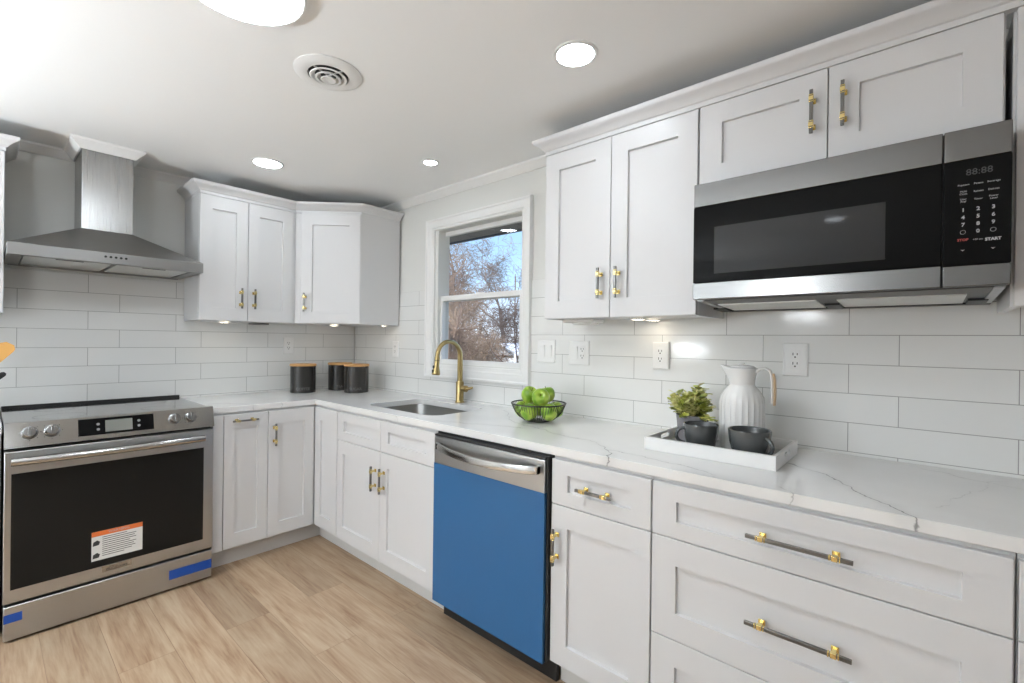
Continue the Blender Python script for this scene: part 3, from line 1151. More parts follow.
# two doors right of the hood
PB = [(-1.2005, -.010), (-1.2005, -.320), (-.634, -.320), (-.322, -.632), (-.010, -.632)]
t = thing('upper_cabinet', (-.92, -.16, ZU), 'white two-door shaker upper cabinet right of the range hood', 'cabinet')
b = MB()
b.box((-1.2005, -.30, ZU), (-.6345, -.010, ZUT))
b.build('cabinet_box', M_WHITE, t)
b = MB()
b.box((-.6515, -.312, ZU), (-.6345, -.3005, ZUT))
b.build('filler_strip', M_WHITE, t)
d = shaker(FBU, -1.2005, -.933, ZU, ZUT, .066, RA, 'door', t)
bar_handle(FBU, -.975, 1.546, .128, True, d)
d = shaker(FBU, -.933, -.6525, ZU, ZUT, .066, RA, 'door', t)
bar_handle(FBU, -.8985, 1.546, .128, True, d)
crown(t, PB, (0, 2))

# angled corner cabinet
t = thing('corner_upper_cabinet', (-.25, -.25, ZU), 'white angled corner upper cabinet with one door', 'cabinet')
b = MB()
b.prism([(-.6325, -.010), (-.010, -.010), (-.010, -.632), (-.306, -.632), (-.6325, -.3055)], (ZU, ZUT))
b.build('cabinet_box', M_WHITE, t)
ca = math.sqrt(.5)
MD = Matrix(((ca, 0, -ca, -.6325), (-ca, 0, -ca, -.3055), (0, 1, 0, 0), (0, 0, 0, 1)))   # u along the diagonal, n into the room
L_ = .3265 / ca
d = shaker(MD, .046, L_ - .016, ZU, ZUT, .074, RA, 'door', t)
bar_handle(MD, .080, 1.546, .128, True, d)
b = MB()
b.box((-.330, -.634, ZU), (-.306, -.620, ZUT))
b.build('filler_strip', M_WHITE, t)
crown(t, PB, (2, 4))

# right wall run
Y1, Y2, Y3, Y4, Y5 = 2.228, 2.5704, 2.9275, 3.3235, 3.7055
PR_ = [(-.010, -Y1), (-.320, -Y1), (-.320, -Y3 - .001), (-.320, -Y5 - .001), (-.320, -4.31)]
t = thing('upper_cabinet', (-.16, -2.578, ZU), 'white two-door shaker upper cabinet between the window and the microwave', 'cabinet')
b = MB()
b.box((-.30, -Y3, ZU + .005), (-.010, -Y1, ZUT))
b.box((-.30, -Y3, ZU), (-.282, -Y1, ZU + .005))
b.box((-.282, -Y3, ZU), (-.010, -Y3 + .016, ZU + .005))
b.box((-.282, -Y1 - .016, ZU), (-.010, -Y1, ZU + .005))
b.build('cabinet_box', M_WHITE, t)
d = shaker(FRU, Y1, Y2, ZU, ZUT, ST + .004, RA, 'door', t)
bar_handle(FRU, Y2 - .042, 1.547, .128, True, d)
d = shaker(FRU, Y2, Y3, ZU, ZUT, ST + .004, RA, 'door', t)
bar_handle(FRU, Y2 + .040, 1.546, .128, True, d)
crown(t, PR_, (0, 2))

ZM = 1.866
t = thing('upper_cabinet', (-.16, -3.32, ZM), 'short white two-door cabinet above the microwave', 'cabinet')
b = MB()
b.box((-.30, -Y5 + .001, ZM), (-.010, -Y3 - .002, ZUT))
b.build('cabinet_box', M_WHITE, t)
d = shaker(FRU, Y3 + .004, Y4, ZM, ZUT, ST + .006, .072, 'door', t)
bar_handle(FRU, Y4 - .040, 2.024, .135, True, d)
d = shaker(FRU, Y4, Y5 - .004, ZM, ZUT, ST + .006, .072, 'door', t)
bar_handle(FRU, Y4 + .040, 2.025, .135, True, d)
crown(t, PR_, (2, 3))

t = thing('upper_cabinet', (-.16, -4.0, ZU), 'white upper cabinet at the right frame edge beside the microwave', 'cabinet')
b = MB()
b.box((-.30, -4.31, ZU + .018), (-.010, -Y5 - .012, ZUT))
b.box((-.30, -4.31, ZU), (-.282, -Y5 - .012, ZU + .018))
b.box((-.282, -Y5 - .028, ZU), (-.010, -Y5 - .012, ZU + .018))
b.build('cabinet_box', M_WHITE, t)
d = shaker(FRU, Y5 + .016, 4.31, ZU, ZUT, ST, RA, 'door', t)
bar_handle(FRU, 4.27, 1.55, .128, True, d)
crown(t, PR_, (3, 4))

# puck lights and the power box under the uppers
def puck(x, y, label, z=ZU, r=.034):
    t_ = thing('puck_light', (x, y, z), label, 'under-cabinet light', 'puck lights under the upper cabinets')
    m = MB()
    m.lathe([(r, -.0005), (r, -.006), (r - .003, -.009), (r - .008, -.009), (r - .008, -.0005)], (x, y, z), 28, False, False)
    m.build('puck_housing', M_TRIM, t_)
    m = MB()
    m.lathe([(r - .0085, -.001), (r - .0085, -.0085), (.0001, -.0092)], (x, y, z), 28, True, False)
    m.build('puck_lens', M_PUCK, t_)


puck(-.175, -2.628, 'puck light nearer the front under the two-door cabinet by the microwave', ZU + .005)
puck(-.075, -2.650, 'puck light nearer the wall under the two-door cabinet by the microwave', ZU + .005)
puck(-1.02, -.17, 'puck light under the two-door cabinet beside the hood')
puck(-.34, -.30, 'puck light under the angled corner cabinet')
puck(-.09, -.56, 'puck light at the window end of the corner cabinet underside', r=.026)
b = MB()
b.box((-.20, -2.42, ZU - .012), (-.10, -2.25, ZU + .0045))
b.box((-.185, -2.40, ZU - .020), (-.115, -2.29, ZU - .012))
o = b.build('power_box', M_PLATE, bevel=.004)
tag(o, 'flat white driver box under the cabinet between window and microwave', 'driver box')
recentre(o)
b = MB()
b.box((-.84, -.16, ZU - .014), (-.74, -.06, ZU - .0005))
o = b.build('power_box', mat('grey_plastic', (.2, .2, .2), .5), bevel=.003)
tag(o, 'small dark driver box under the cabinet beside the hood', 'driver box')
recentre(o)

# ------------------------------------------------------------------ range hood
t = thing('range_hood', (-1.6, -.24, 1.66), 'stainless steel chimney range hood above the range', 'range hood')
hx0, hx1, hyf = -1.9805, -1.2225, -.482
zb, zt, zc = 1.664, 1.718, 1.858
cx0, cx1, cyf = -1.7165, -1.5065, -.282
b = MB()
b.box((cx0, cyf, zc - .004), (cx1, -.001, 2.310))
b.build('chimney', M_STEELV, t, bevel=.002)
b = MB()
rings = [[(hx0, hyf, zt), (hx1, hyf, zt), (hx1, -.001, zt), (hx0, -.001, zt)],
         [(cx0 - .001, cyf - .001, zc), (cx1 + .001, cyf - .001, zc), (cx1 + .001, -.001, zc), (cx0 - .001, -.001, zc)]]
b.loops(rings, True, True)
b.build('canopy', mat('canopy_steel', (.36, .36, .35), .3, 1.0, bump=((2, 500, 500), .02, .0006), aniso=.03), t)
b = MB()
b.box((hx0, hyf, zb), (hx1, hyf + .012, zt - .0002))
b.box((hx0, hyf + .012, zb), (hx0 + .012, -.001, zt - .0002))
b.box((hx1 - .012, hyf + .012, zb), (hx1, -.001, zt - .0002))
b.box((hx0 + .012, -.014, zb - .004), (hx1 - .012, -.001, zt - .0002))
b.box((hx0 + .012, hyf + .012, zb + .020), (hx1 - .012, -.014, zb + .026))
b.box((hx0 + .012, hyf + .012, zb + .001), (hx0 + .05, -.014, zb + .020))
b.box((hx1 - .05, hyf + .012, zb + .001), (hx1 - .012, -.014, zb + .020))
b.box((hx0 + .05, hyf + .012, zb + .001), (hx1 - .05, hyf + .05, zb + .020))
b.build('hood_rim', M_STEELH, t, bevel=.0012)
for a0, a1 in ((hx0 + .055, -1.612), (-1.592, hx1 - .055)):
    b = MB()
    b.box((a0, hyf + .054, zb + .004), (a1, -.02, zb + .018))
    f = b.build('grease_filter', M_FILTER, t, bevel=.002)
    b = MB()
    xm = (a0 + a1) / 2
    b.box((xm - .05, hyf + .062, zb + .001), (xm + .05, hyf + .078, zb + .0035))
    b.build('filter_latch', M_BLACK, f)
for i in range(5):
    b = MB()
    x = -1.645 + .020 * i
    b.cyl((x, hyf - .0005, 1.6965), (x, hyf - .005, 1.6965), .0055, 16)
    b.build('push_button', M_BLACK, t)

# ------------------------------------------------------------------ range
RX0, RX1 = -1.9865, -1.2195
t = thing('kitchen_range', (-1.603, -.35, 0), 'stainless steel slide-in electric range with black oven window under the hood', 'range')
b = MB()
b.box((RX0 + .003, -.640, .05), (RX1 - .003, -.012, .905))
b.build('oven_body', M_BLACK, t)
b = MB()
b.box((RX0, -.640, .9055), (RX1, -.022, .917))
ck = b.build('cooktop', M_COOKTOP, t, bevel=.002)
for (x, y, r) in ((-1.80, -.47, .095), (-1.80, -.19, .075), (-1.42, -.47, .075), (-1.42, -.19, .095), (-1.61, -.16, .05)):
    b = MB()
    b.lathe([(r, .0003), (r - .0025, .0003)], (x, y, .917), 48, False, False)
    b.build('burner_ring', mat('burner_print', (.10, .10, .10), .3), ck)
b = MB()
b.box((RX0 + .002, -.0215, .9055), (RX1 - .002, -.006, .932))
b.build('rear_trim', M_BLACK, t, bevel=.002)
# sloped control panel: a frame whose n points out of the face
py0, pz0, py1, pz1 = -.695, .822, -.668, .925
sl = Vector((0, py1 - py0, pz1 - pz0))
PL = sl.length
sl.normalize()
nn = Vector((1, 0, 0)).cross(sl)
MP = Matrix(((1, 0, nn.x, 0), (0, sl.y, nn.y, py0), (0, sl.z, nn.z, pz0), (0, 0, 0, 1)))
b = MB()
b.prism([(py0, pz0), (py1, pz1), (-.655, .9275), (-.6405, .9275), (-.6405, pz0)], (RX0, RX1), 0)
b.M, b.mi = MP, 1
for x in (-1.912, -1.843, -1.395, -1.326):               # printed dial marks round the knobs
    for a in range(0, 360, 45):
        q1, q2 = x + .0335 * math.cos(math.radians(a)), .060 + .0335 * math.sin(math.radians(a))
        b.box((q1 - .0015, q2 - .0015, .0002), (q1 + .0015, q2 + .0015, .0006))
cp = b.build('control_panel', [M_POLISH, M_TEXTK], t)
b = MB(MP)
b.box((-1.7585, .020, .0002), (-1.4815, .0965, .0022))
ds = b.build('touch_display', M_BLACKGLASS, cp)
b = MB(MP)
b.box((-1.665, .030, .0023), (-1.565, .084, .0029))
b.build('lcd_screen', M_LCD, cp)
for x in (-1.69, -1.54):
    for v in (.045, .069):
        b = MB(MP)
        b.lathe([(.006, 0), (.006, .0006)], (x, v, .0023), 16)
        b.build('touch_key', M_TEXTG, cp)
for i, x in enumerate((-1.912, -1.843, -1.395, -1.326)):
    b = MB(MP @ Matrix.Translation((x, .060, 0)))
    b.lathe([(.027, .0003), (.027, .004), (.0255, .006), (.022, .007), (.021, .026), (.019, .029), (.0001, .0295)], (0, 0, 0), 32, False, False)
    b.box((-.005, -.020, .0296), (.005, .020, .038))
    k = b.build('control_knob', M_KNOB, cp, bevel=.0012)
    b = MB(MP @ Matrix.Translation((x, .060, 0)))
    b.box((-.0012, .008, .0382), (.0012, .019, .0387))
    b.build('dial_mark', M_TEXTK, k)
# oven door
DY = -.690
b = MB()
b.box((RX0 + .001, DY, .170), (RX1 - .001, -.642, .808))
od = b.build('oven_door', M_STEEL, t, bevel=.003)
FO = frame_back(0, DY, 0)
b = MB(FO)
b.box((-1.9645, .226, .0003), (-1.2665, .714, .002))
b.build('oven_window', M_OVENWIN, od)
b = MB()
hp = []
for i in range(25):
    s_ = i / 24
    hp.append((-1.966 + s_ * .693, DY - .038 - .020 * math.sin(math.pi * s_), .770))
b.tube(hp, .0165, 16)
for x in (-1.945, -1.294):
    b.cyl((x, DY - .0005, .770), (x, DY - .042, .770), .011, 14)
b.build('door_handle', M_POLISH, od)
b = MB(FO)
b.box((-1.710, .258, .0021), (-1.523, .392, .0026))
b.mi = 1
b.box((-1.710, .370, .0026), (-1.523, .392, .0029))
b.mi = 2
for v in (.339, .281):
    b.prism([(-1.706, v - .012), (-1.684, v - .010), (-1.680, v + .004), (-1.690, v + .013), (-1.704, v + .006)], (.0026, .0029))
for i, wd in enumerate((.62, .86, .82, .86, .70, .86, .80, .84, .75, .55)):
    v = .360 - i * .0095
    b.box((-1.672, v, .0026), (-1.672 + .145 * wd, v + .003, .0029))
b.text('WARNING', .016, (-1.612, .381, .0031), 3)
b.build('warning_label', [M_STICK, M_ORANGE, M_TEXTK, M_TEXTW], od, smooth=False)
b = MB(FO)
b.box((-1.673, .196, .0003), (-1.563, .222, .002))
b.text('G A L L E R Y', .010, (-1.618, .216, .0022), 1)
b.text('FRIGIDAIRE', .0155, (-1.618, .204, .0022), 1, bold=.0003)
b.build('name_badge', [M_POLISH, M_TEXTK], od, smooth=False)
b = MB()
b.box((RX0 + .003, DY + .004, .012), (RX1 - .003, -.642, .156))
dr = b.build('storage_drawer', M_STEEL, t, bevel=.004)
FD = frame_back(0, DY + .004, 0)
b = MB(FD)
b.box((-1.412, .060, .0002), (RX1 - .004, .107, .0007))
b.build('tape_strip', M_TAPE, dr)
b = MB(FD)
b.box((RX0 + .004, .088, .0002), (-1.928, .124, .0007))
b.build('tape_strip', M_TAPE, dr)
for x in (-1.94, -1.27):
    for y in (-.60, -.08):
        b = MB()
        b.cyl((x, y, 0.0), (x, y, .051), .018, 16)
        b.build('levelling_foot', M_BLACK, t)

# ------------------------------------------------------------------ dishwasher
t = thing('dishwasher', (-.33, -2.184, 0), 'stainless dishwasher with blue protective film on its door', 'dishwasher')
b = MB()
b.box((-.628, -2.515, .11), (-.015, -1.853, .872))
b.box((-.655, -2.515, .11), (-.628, -2.508, .872))
b.build('tub_housing', M_BLACK, t)
b = MB()
b.box((-.636, -2.510, .862), (-.620, -1.858, .877))
b.box((-.662, -2.508, .860), (-.636, -1.866, .869))
b.build('top_trim', M_BLACK, t, bevel=.001)
b = MB()
b.box((-.585, -2.514, .0), (-.570, -1.853, .109))
b.build('toe_panel', M_BLACK, t)
b = MB()
b.box((-.665, -2.506, .104), (-.632, -1.866, .8585))
dd = b.build('dishwasher_door', M_STEEL, t, bevel=.003)
b = MB()
b.box((-.6662, -2.5055, .1045), (-.6654, -1.8665, .737))
b.box((-.6662, -2.5072, .1045), (-.634, -2.5064, .737))
b.build('protective_film', M_FILM, dd)
b = MB()
n = 24
rings = []
for i in range(n + 1):
    s_ = i / n
    y = -1.905 - s_ * .582
    o_ = .012 + .040 * math.sin(math.pi * s_) ** .7
    zz = .822 - .012 * math.sin(math.pi * s_)
    x = -.665 - o_
    rings.append([(x - .009, y, zz - .014), (x - .010, y, zz), (x - .007, y, zz + .013), (x, y, zz + .016), (x + .007, y, zz + .012), (x + .009, y, zz), (x + .007, y, zz - .014), (x, y, zz - .018)])
b.loops(rings)
for y in (-1.915, -2.477):
    b.box((-.690, y - .010, .808), (-.6652, y + .010, .834))
b.build('door_handle', M_POLISH, dd)

# ------------------------------------------------------------------ microwave
MY0, MY1, MX = -3.7085, -2.9485, -.410
t = thing('microwave', (-.2, -3.33, 1.43), 'stainless over-the-range microwave with black glass door', 'microwave')
b = MB()
b.prism([(-.392, 1.452), (-.392, 1.850), (-.322, 1.850), (-.322, 1.858), (-.010, 1.858), (-.010, 1.436), (-.04, 1.436)], (MY0 + .004, MY1 - .004), 1)
b.build('oven_case', mat('dark_case', (.05, .05, .05), .4), t)
ys = -3.586                                             # split between door and panel
FM = frame_right(MX, 0, 0)
b = MB()
b.box((MX, ys + .0015, 1.771), (-.393, MY1, 1.850))
b.box((MX, MY0, 1.771), (-.393, ys - .0015, 1.850))
b.build('top_band', M_STEELM, t, bevel=.002)
b = MB()
b.box((MX - .002, ys + .0015, 1.5085), (-.393, MY1, 1.770))
dr = b.build('microwave_door', M_BLACKGLASS, t, bevel=.002)
b = MB(FM)
b.box((3.019, 1.5365, .0021), (3.471, 1.6945, .0026))
b.build('door_window', M_MWWIN, dr)
b = MB()
b.box((MX - .002, ys + .0015, 1.452), (-.393, MY1, 1.5075))
b.build('lower_band', M_STEELM, dr, bevel=.002)
b = MB()
b.box((MX - .002, MY0, 1.452), (-.393, ys - .0015, 1.5045))
b.build('panel_band', M_STEELM, t, bevel=.002)
b = MB()
b.box((MX - .002, MY0, 1.5055), (-.393, ys - .0015, 1.770))
kp = b.build('control_panel', M_BLACKGLASS, t, bevel=.0015)
b = MB(FM)
u1_, u2_, u3_ = 3.624, 3.651, 3.6775
k_ = .0022
b.text('88:88', .022, (3.652, 1.737, k_), 2)
for (r_, row) in enumerate((('Popcorn', 'Potato', 'Beverage'), ('Multi\nCook', 'Reheat', 'Defrost'), ('User\nPref', 'Timer', 'Power\nLevel'))):
    for u_, s_ in zip((u1_, u2_, u3_), row):
        b.text(s_, .0062, (u_, 1.7075 - .0195 * r_, k_), 0)
for r_, row in enumerate(('123', '456', '789')):
    for u_, s_ in zip((u1_, u2_, u3_), row):
        b.text(s_, .0125, (u_, 1.644 - .0185 * r_, k_), 0, bold=.0003)
b.text('0', .0125, (u2_, 1.5885, k_), 0, bold=.0003)
for u_ in (u1_, u3_):
    b.lathe([(.0052, 0), (.0045, 0.0002)], (u_, 1.5885, k_), 16, False, False, sx=1)
b.text('STOP', .0085, (u1_, 1.569, k_), 1, bold=.0002)
b.text('+30 sec', .0058, (u2_, 1.568, k_), 0)
b.text('START', .0095, (u3_, 1.5655, k_), 0, bold=.0004)
for u_ in (u1_, u3_):
    b.prism([(u_ - .004, 1.545), (u_, 1.541), (u_ + .004, 1.545), (u_, 1.5435)], (k_, k_ + .0003))
b.build('keypad_lettering', [M_TEXTW, M_TEXTR, M_TEXTD], kp, smooth=False)
# underside: filters, lamp covers and corner brackets, slightly sloped with the case
def under(x0, x1, y0_, y1_, th, m_, name, par):
    zf = lambda x: 1.452 + (x + .392) / .352 * (1.436 - 1.452)
    m = MB()
    m.prism([(x0, zf(x0) - .0005), (x1, zf(x1) - .0005), (x1, zf(x1) - th), (x0, zf(x0) - th)], (y0_, y1_), 1)
    return m.build(name, m_, par)


under(-.385, -.275, MY0 + .02, MY1 - .02, .002, mat('dark_brown_metal', (.035, .028, .02), .35, .6), 'intake_panel', t)  # one even dark brown for the front of the underside
for a, c_ in ((-3.290, -2.985), (-3.640, -3.345)):
    under(-.262, -.060, a, c_, .004, M_FILTER, 'grease_filter', t)
for a in (-3.340, -2.975, -3.690):
    under(-.150, -.045, a, a + .042, .007, M_BLACK, 'latch_bracket', t)
under(-.385, -.045, MY0 + .006, MY0 + .026, .004, M_STEEL, 'edge_rail', t)
under(-.385, -.045, MY1 - .026, MY1 - .006, .004, M_STEEL, 'edge_rail', t)
under(-.044, -.012, MY0 + .006, MY1 - .006, .005, M_BLACK, 'rear_lip', t)

# ------------------------------------------------------------------ wall plates
def wall_plate(M, w_, h_, label, cat, items, thick=.006, name='wall_outlet', bezel=False):
    o0 = M @ Vector((0, 0, 0))
    t_ = thing(name, o0, label, cat)
    m = MB(M)
    ch = .003
    m.loops([[(-w_ / 2 + d, -h_ / 2 + d, n), (w_ / 2 - d, -h_ / 2 + d, n), (w_ / 2 - d, h_ / 2 - d, n), (-w_ / 2 + d, h_ / 2 - d, n)][0:4] for d, n in ()] or
            [[(sx * (w_ / 2 - d), sy * (h_ / 2 - d), n) for sx, sy in ((-1, -1), (1, -1), (1, 1), (-1, 1))] for d, n in ((0, .0006), (0, thick - ch * .6), (ch, thick))])
    m.build('cover_plate', M_PLATE, t_, smooth=False)
    if bezel:
        m = MB(M)
        m.box((-.033, -.052, thick + .0001), (.033, .052, thick + .0018))
        m.build('inner_plate', M_PLATE, t_, bevel=.0008)
        thick += .0018
    for kind, u_ in items:
        if kind == 'duplex':
            m = MB(M)
            m.box((u_ - .0165, -.034, thick + .0002), (u_ + .0165, .034, thick + .002))
            r_ = m.build('receptacle', M_PLATE, t_, bevel=.001)
            m = MB(M)
            for v_ in (-.0175, .0175):
                m.box((u_ - .0085, v_ - .001, thick + .0021), (u_ - .0055, v_ + .009, thick + .0025))
                m.box((u_ + .0055, v_ - .0, thick + .0021), (u_ + .0085, v_ + .008, thick + .0025))
                m.lathe([(.0032, 0), (.0032, .0004)], (u_, v_ - .0075, thick + .0021), 12)
            m.build('slot', M_SLOT, r_)
        else:
            m = MB(M)
            m.prism([(-.033, thick + .0002), (-.033, thick + .002), (.0, thick + .003), (.033, thick + .007), (.033, thick + .0002)][::1], (u_ - .0165, u_ + .0165), 0)
            m.build('rocker_switch', M_PLATE, t_, bevel=.0006)
    m = MB(M)
    for kind, u_ in items:
        for v_ in (-.048, .048):
            m.lathe([(.003, 0), (.003, .0008), (.0001, .001)], (u_, v_, thick), 12, False, False)
    m.build('screw', M_TRIM, t_)
    return t_


wall_plate(frame_right(0, -2.002, 1.247), .120, .122, 'white double rocker switch plate beside the window', 'switch', [('rocker', -.023), ('rocker', .023)], name='light_switch')
wall_plate(frame_right(0, -2.214, 1.243), .124, .124, 'white combination plate with a rocker switch and an outlet, right of the double switch', 'outlet', [('rocker', -.023), ('duplex', .023)])
wall_plate(frame_right(0, -2.660, 1.243), .074, .122, 'white outlet under the puck lights, standing proud of the tile', 'outlet', [('duplex', 0)], thick=.018)
wall_plate(frame_right(0, -3.188, 1.243), .084, .124, 'white duplex outlet right of the white jug, with a wide plate', 'outlet', [('duplex', 0)], bezel=True)
wall_plate(frame_right(0, -.586, 1.228), .074, .118, 'white outlet on the right wall near the corner canisters', 'outlet', [('duplex', 0)])
wall_plate(frame_back(-.542, 0, 1.245), .074, .120, 'white outlet on the back wall above the left canister', 'outlet', [('duplex', 0)])

# ------------------------------------------------------------------ canisters
def canister(x, y, word, label, ang):
    t_ = thing('canister', (x, y, ZC), label, 'canister', 'black canisters in the corner')
    m = MB()
    m.lathe([(.0001, .0006), (.083, .0006), (.085, .003), (.085, .188), (.083, .190)], (x, y, ZC), 48, False, False)
    bd = m.build('canister_body', M_CANISTER, t_)
    m = MB()
    m.lathe([(.0001, .1905), (.0875, .1905), (.089, .193), (.089, .203), (.087, .206), (.0001, .206)], (x, y, ZC), 48, False, False)
    m.build('lid', M_LIDWOOD, t_)
    # word wrapped on the cylinder near its foot
    m = MB()
    n0 = 0
    m.text(word, .028, (0, 0.030, 0), 0, depth=.0002)
    for v in m.bm.verts:
        a = ang + v.co.x / .0853
        r_ = .0855 + v.co.z
        v.co = Vector((x + r_ * math.cos(a), y + r_ * math.sin(a), ZC + v.co.y))
    m.build('lettering', mat('dim_grey_print', (.09, .09, .09), .5), bd, smooth=False)


canister(-.515, -.192, 'COFFEE', 'black canister with wooden lid standing alone, left of the pair', math.radians(-115))
canister(-.228, -.187, 'TEA', 'black canister with wooden lid behind its twin in the corner', math.radians(-120))
canister(-.232, -.434, 'SUGAR', 'black canister with wooden lid in front of its twin, nearest the sink', math.radians(-125))

# ------------------------------------------------------------------ fruit bowl and apples
bx, by = -.243, -2.142
t = thing('wire_fruit_bowl', (bx, by, ZC), 'black wire bowl of green apples on the countertop', 'bowl')
prof = [(.052, .004), (.075, .010), (.098, .026), (.117, .050), (.129, .076), (.133, .086)]


def ring_pts(r, z, n=56):
    return [(bx + r * math.cos(2 * math.pi * i / n), by + r * math.sin(2 * math.pi * i / n), ZC + z) for i in range(n + 1)]


b = MB()
b.tube(ring_pts(.133, .087), .0034, 8)
b.build('rim', M_BLACKMET, t)
b = MB()
b.lathe([(.0001, .0008), (.056, .0008), (.056, .005), (.0001, .006)], (bx, by, ZC), 36, False, False)
b.build('base', M_BLACKMET, t)
b = MB()
for i in range(60):
    a = 2 * math.pi * i / 60
    b.tube([(bx + r * math.cos(a), by + r * math.sin(a), ZC + z) for r, z in prof], .0013, 5)
o = b.build('wires', M_BLACKMET, t)
o['kind'] = 'stuff'

apple_me = None


def apple(x, y, z, r, tilt, rz, label):
    global apple_me
    t_ = thing('apple', (x, y, z), label, 'apple', 'green apples in the wire bowl')
    if apple_me is None:
        m = MB()
        m.lathe([(.0001, -.82), (.10, -.85), (.30, -.90), (.52, -.86), (.75, -.66), (.93, -.30), (1.0, .08), (.96, .42), (.80, .72), (.55, .87), (.32, .86), (.16, .76), (.05, .64), (.0001, .60)], (0, 0, 0), 28, False, False)
        for v in m.bm.verts:
            a = math.atan2(v.co.y, v.co.x)
            v.co.z += .03 * math.cos(5 * a) * (1 if v.co.z < 0 else .3) * math.hypot(v.co.x, v.co.y)
            v.co *= .043
        o0 = m.build('apple_flesh', M_APPLE)
        m = MB()
        m.tube([(0, 0, .024), (.001, 0, .034), (.004, .001, .046)], [.0014, .0012, .0018], 6)
        o1 = m.build('stem', mat('stem_brown', srgb(92, 74, 40), .7))
        apple_me = (o0, o1)
        oo, ss = o0, o1
    else:
        oo, ss = apple_me[0].copy(), apple_me[1].copy()
        C.objects.link(oo)
        C.objects.link(ss)
    oo.parent = t_
    ss.parent = t_
    t_.scale = (r / .043,) * 3
    t_.rotation_euler = (tilt[0], tilt[1], rz)


R0 = math.radians
apple(-.278, -2.068, ZC + .052, .040, (R0(20), R0(-25), .3), 0.4, 'green apple low at the left side of the bowl')
apple(-.326, -2.150, ZC + .052, .040, (R0(-15), R0(30), .3), 1.2, 'green apple low at the front middle of the bowl')
apple(-.268, -2.224, ZC + .054, .040, (R0(35), R0(10), .3), 2.2, 'green apple low at the right side of the bowl')
apple(-.175, -2.195, ZC + .053, .040, (R0(10), R0(10), .3), 3.2, 'green apple low at the back right of the bowl, mostly hidden')
apple(-.185, -2.100, ZC + .053, .040, (R0(-30), R0(10), .3), 4.2, 'green apple low at the back left of the bowl, mostly hidden')
apple(-.248, -2.088, ZC + .122, .042, (R0(32), R0(-22), .3), 0.2, 'green apple heaped on top at the left')
apple(-.288, -2.190, ZC + .121, .043, (R0(58), R0(-38), .3), -.6, 'green apple heaped on top at the front')
apple(-.200, -2.160, ZC + .126, .040, (R0(-5), R0(8), .3), 1.5, 'green apple heaped on top at the back right, stem up')

# ------------------------------------------------------------------ tray and what stands in it
TX0, TX1, TY0, TY1 = -.440, -.118, -3.219, -2.790
TZ = ZC + .0008
t = thing('serving_tray', (-.279, -3.0, TZ), 'white rectangular serving tray holding jug, plant and two mugs', 'tray')
b = MB()
b.mi = 1
b.box((TX0 + .010, TY0 + .010, TZ), (TX1 - .010, TY1 - .010, TZ + .009))
b.mi = 0
hgt = .046
b.box((TX0, TY0 + .010, TZ), (TX0 + .010, TY1 - .010, TZ + hgt))
b.box((TX1 - .010, TY0 + .010, TZ), (TX1, TY1 - .010, TZ + hgt))
hole = [(-.279 + p[0], TZ + .029 + p[1]) for p in rrect(0, 0, .040, .0075, .007, 4)]
for ya in (TY0, TY1 - .010):
    # end wall with a slot handle: local x = world x, local y = world z
    sv = b.M
    b.M = Matrix.Translation((0, ya + .010, 0)) @ RB
    b.plate([(TX0, TZ), (TX1, TZ), (TX1, TZ + hgt), (TX0, TZ + hgt)], [hole], 0, .010, 0)
    b.M = sv
b.build('tray_body', [M_TRAY, M_TRAYIN], t, bevel=.0012)
FZ = TZ + .0096

# jug: ribbed vacuum jug with beak and loop handle
jx, jy = -.205, -3.056
JS = .925
t = thing('white_jug', (jx, jy, FZ), 'white ribbed thermos jug with looped handle standing in the tray', 'jug')
b = MB()
prof = [(.0001, .0005), (.074, .0005), (.078, .004), (.0805, .03), (.081, .12), (.0805, .165), (.077, .187), (.066, .207), (.052, .222), (.046, .230), (.0455, .240), (.049, .262), (.054, .280), (.0565, .288), (.053, .292), (.0001, .294)]
n = 96
rings = []
for r, z in prof:
    ring = []
    for i in range(n):
        a = 2 * math.pi * i / n
        rib = (.0011 * (1 if math.cos(a * 24) > 0.2 else -1)) if .01 < z < .19 else 0
        rr_ = max((r + rib) * JS, .0001)
        # pouring beak on the +y side (left in the photo)
        k2 = max(0, math.cos(a - math.radians(100))) ** 10
        if z > .235:
            rr_ += k2 * .022 * (z - .235) / .055
        zz = z + (k2 * .010 * (z - .235) / .055 if z > .235 and r > .01 else 0)
        ring.append((jx + rr_ * math.cos(a), jy + rr_ * math.sin(a), FZ + zz))
    rings.append(ring)
b.loops(rings, False, False)
b.build('jug_body', M_CERAMIC, t)
b = MB()
b.lathe([(.044, .2935), (.037, .300), (.0001, .303)], (jx, jy, FZ), 32, False, False)
b.build('lid', M_CERAMIC, t)
b = MB()
b.box((jx - .010, jy - .008, FZ + .302), (jx + .010, jy + .012, FZ + .309))
b.build('lid_button', M_PLATE, t, bevel=.003)
b = MB()
hp = []
for (o_, z) in ((.044, .276), (.060, .290), (.078, .293), (.092, .285), (.099, .268), (.1015, .235), (.102, .200), (.101, .172)):
    hp.append((jx - .25 * o_ * .35, jy - o_, FZ + z))
rings = []
for i, p in enumerate(hp):
    q0 = Vector(hp[max(i - 1, 0)])
    q1 = Vector(hp[min(i + 1, len(hp) - 1)])
    tg = (q1 - q0).normalized()
    sd = Vector((1, -.1, 0))
    sd = (sd - tg * sd.dot(tg)).normalized()
    nr = tg.cross(sd)
    rings.append([Vector(p) + sd * (.011 * math.cos(a)) + nr * (.0050 * math.sin(a)) for a in [2 * math.pi * k / 12 for k in range(12)]])
b.loops(rings)
hd = b.build('handle', M_CERAMIC, t)
b = MB()
rings = []
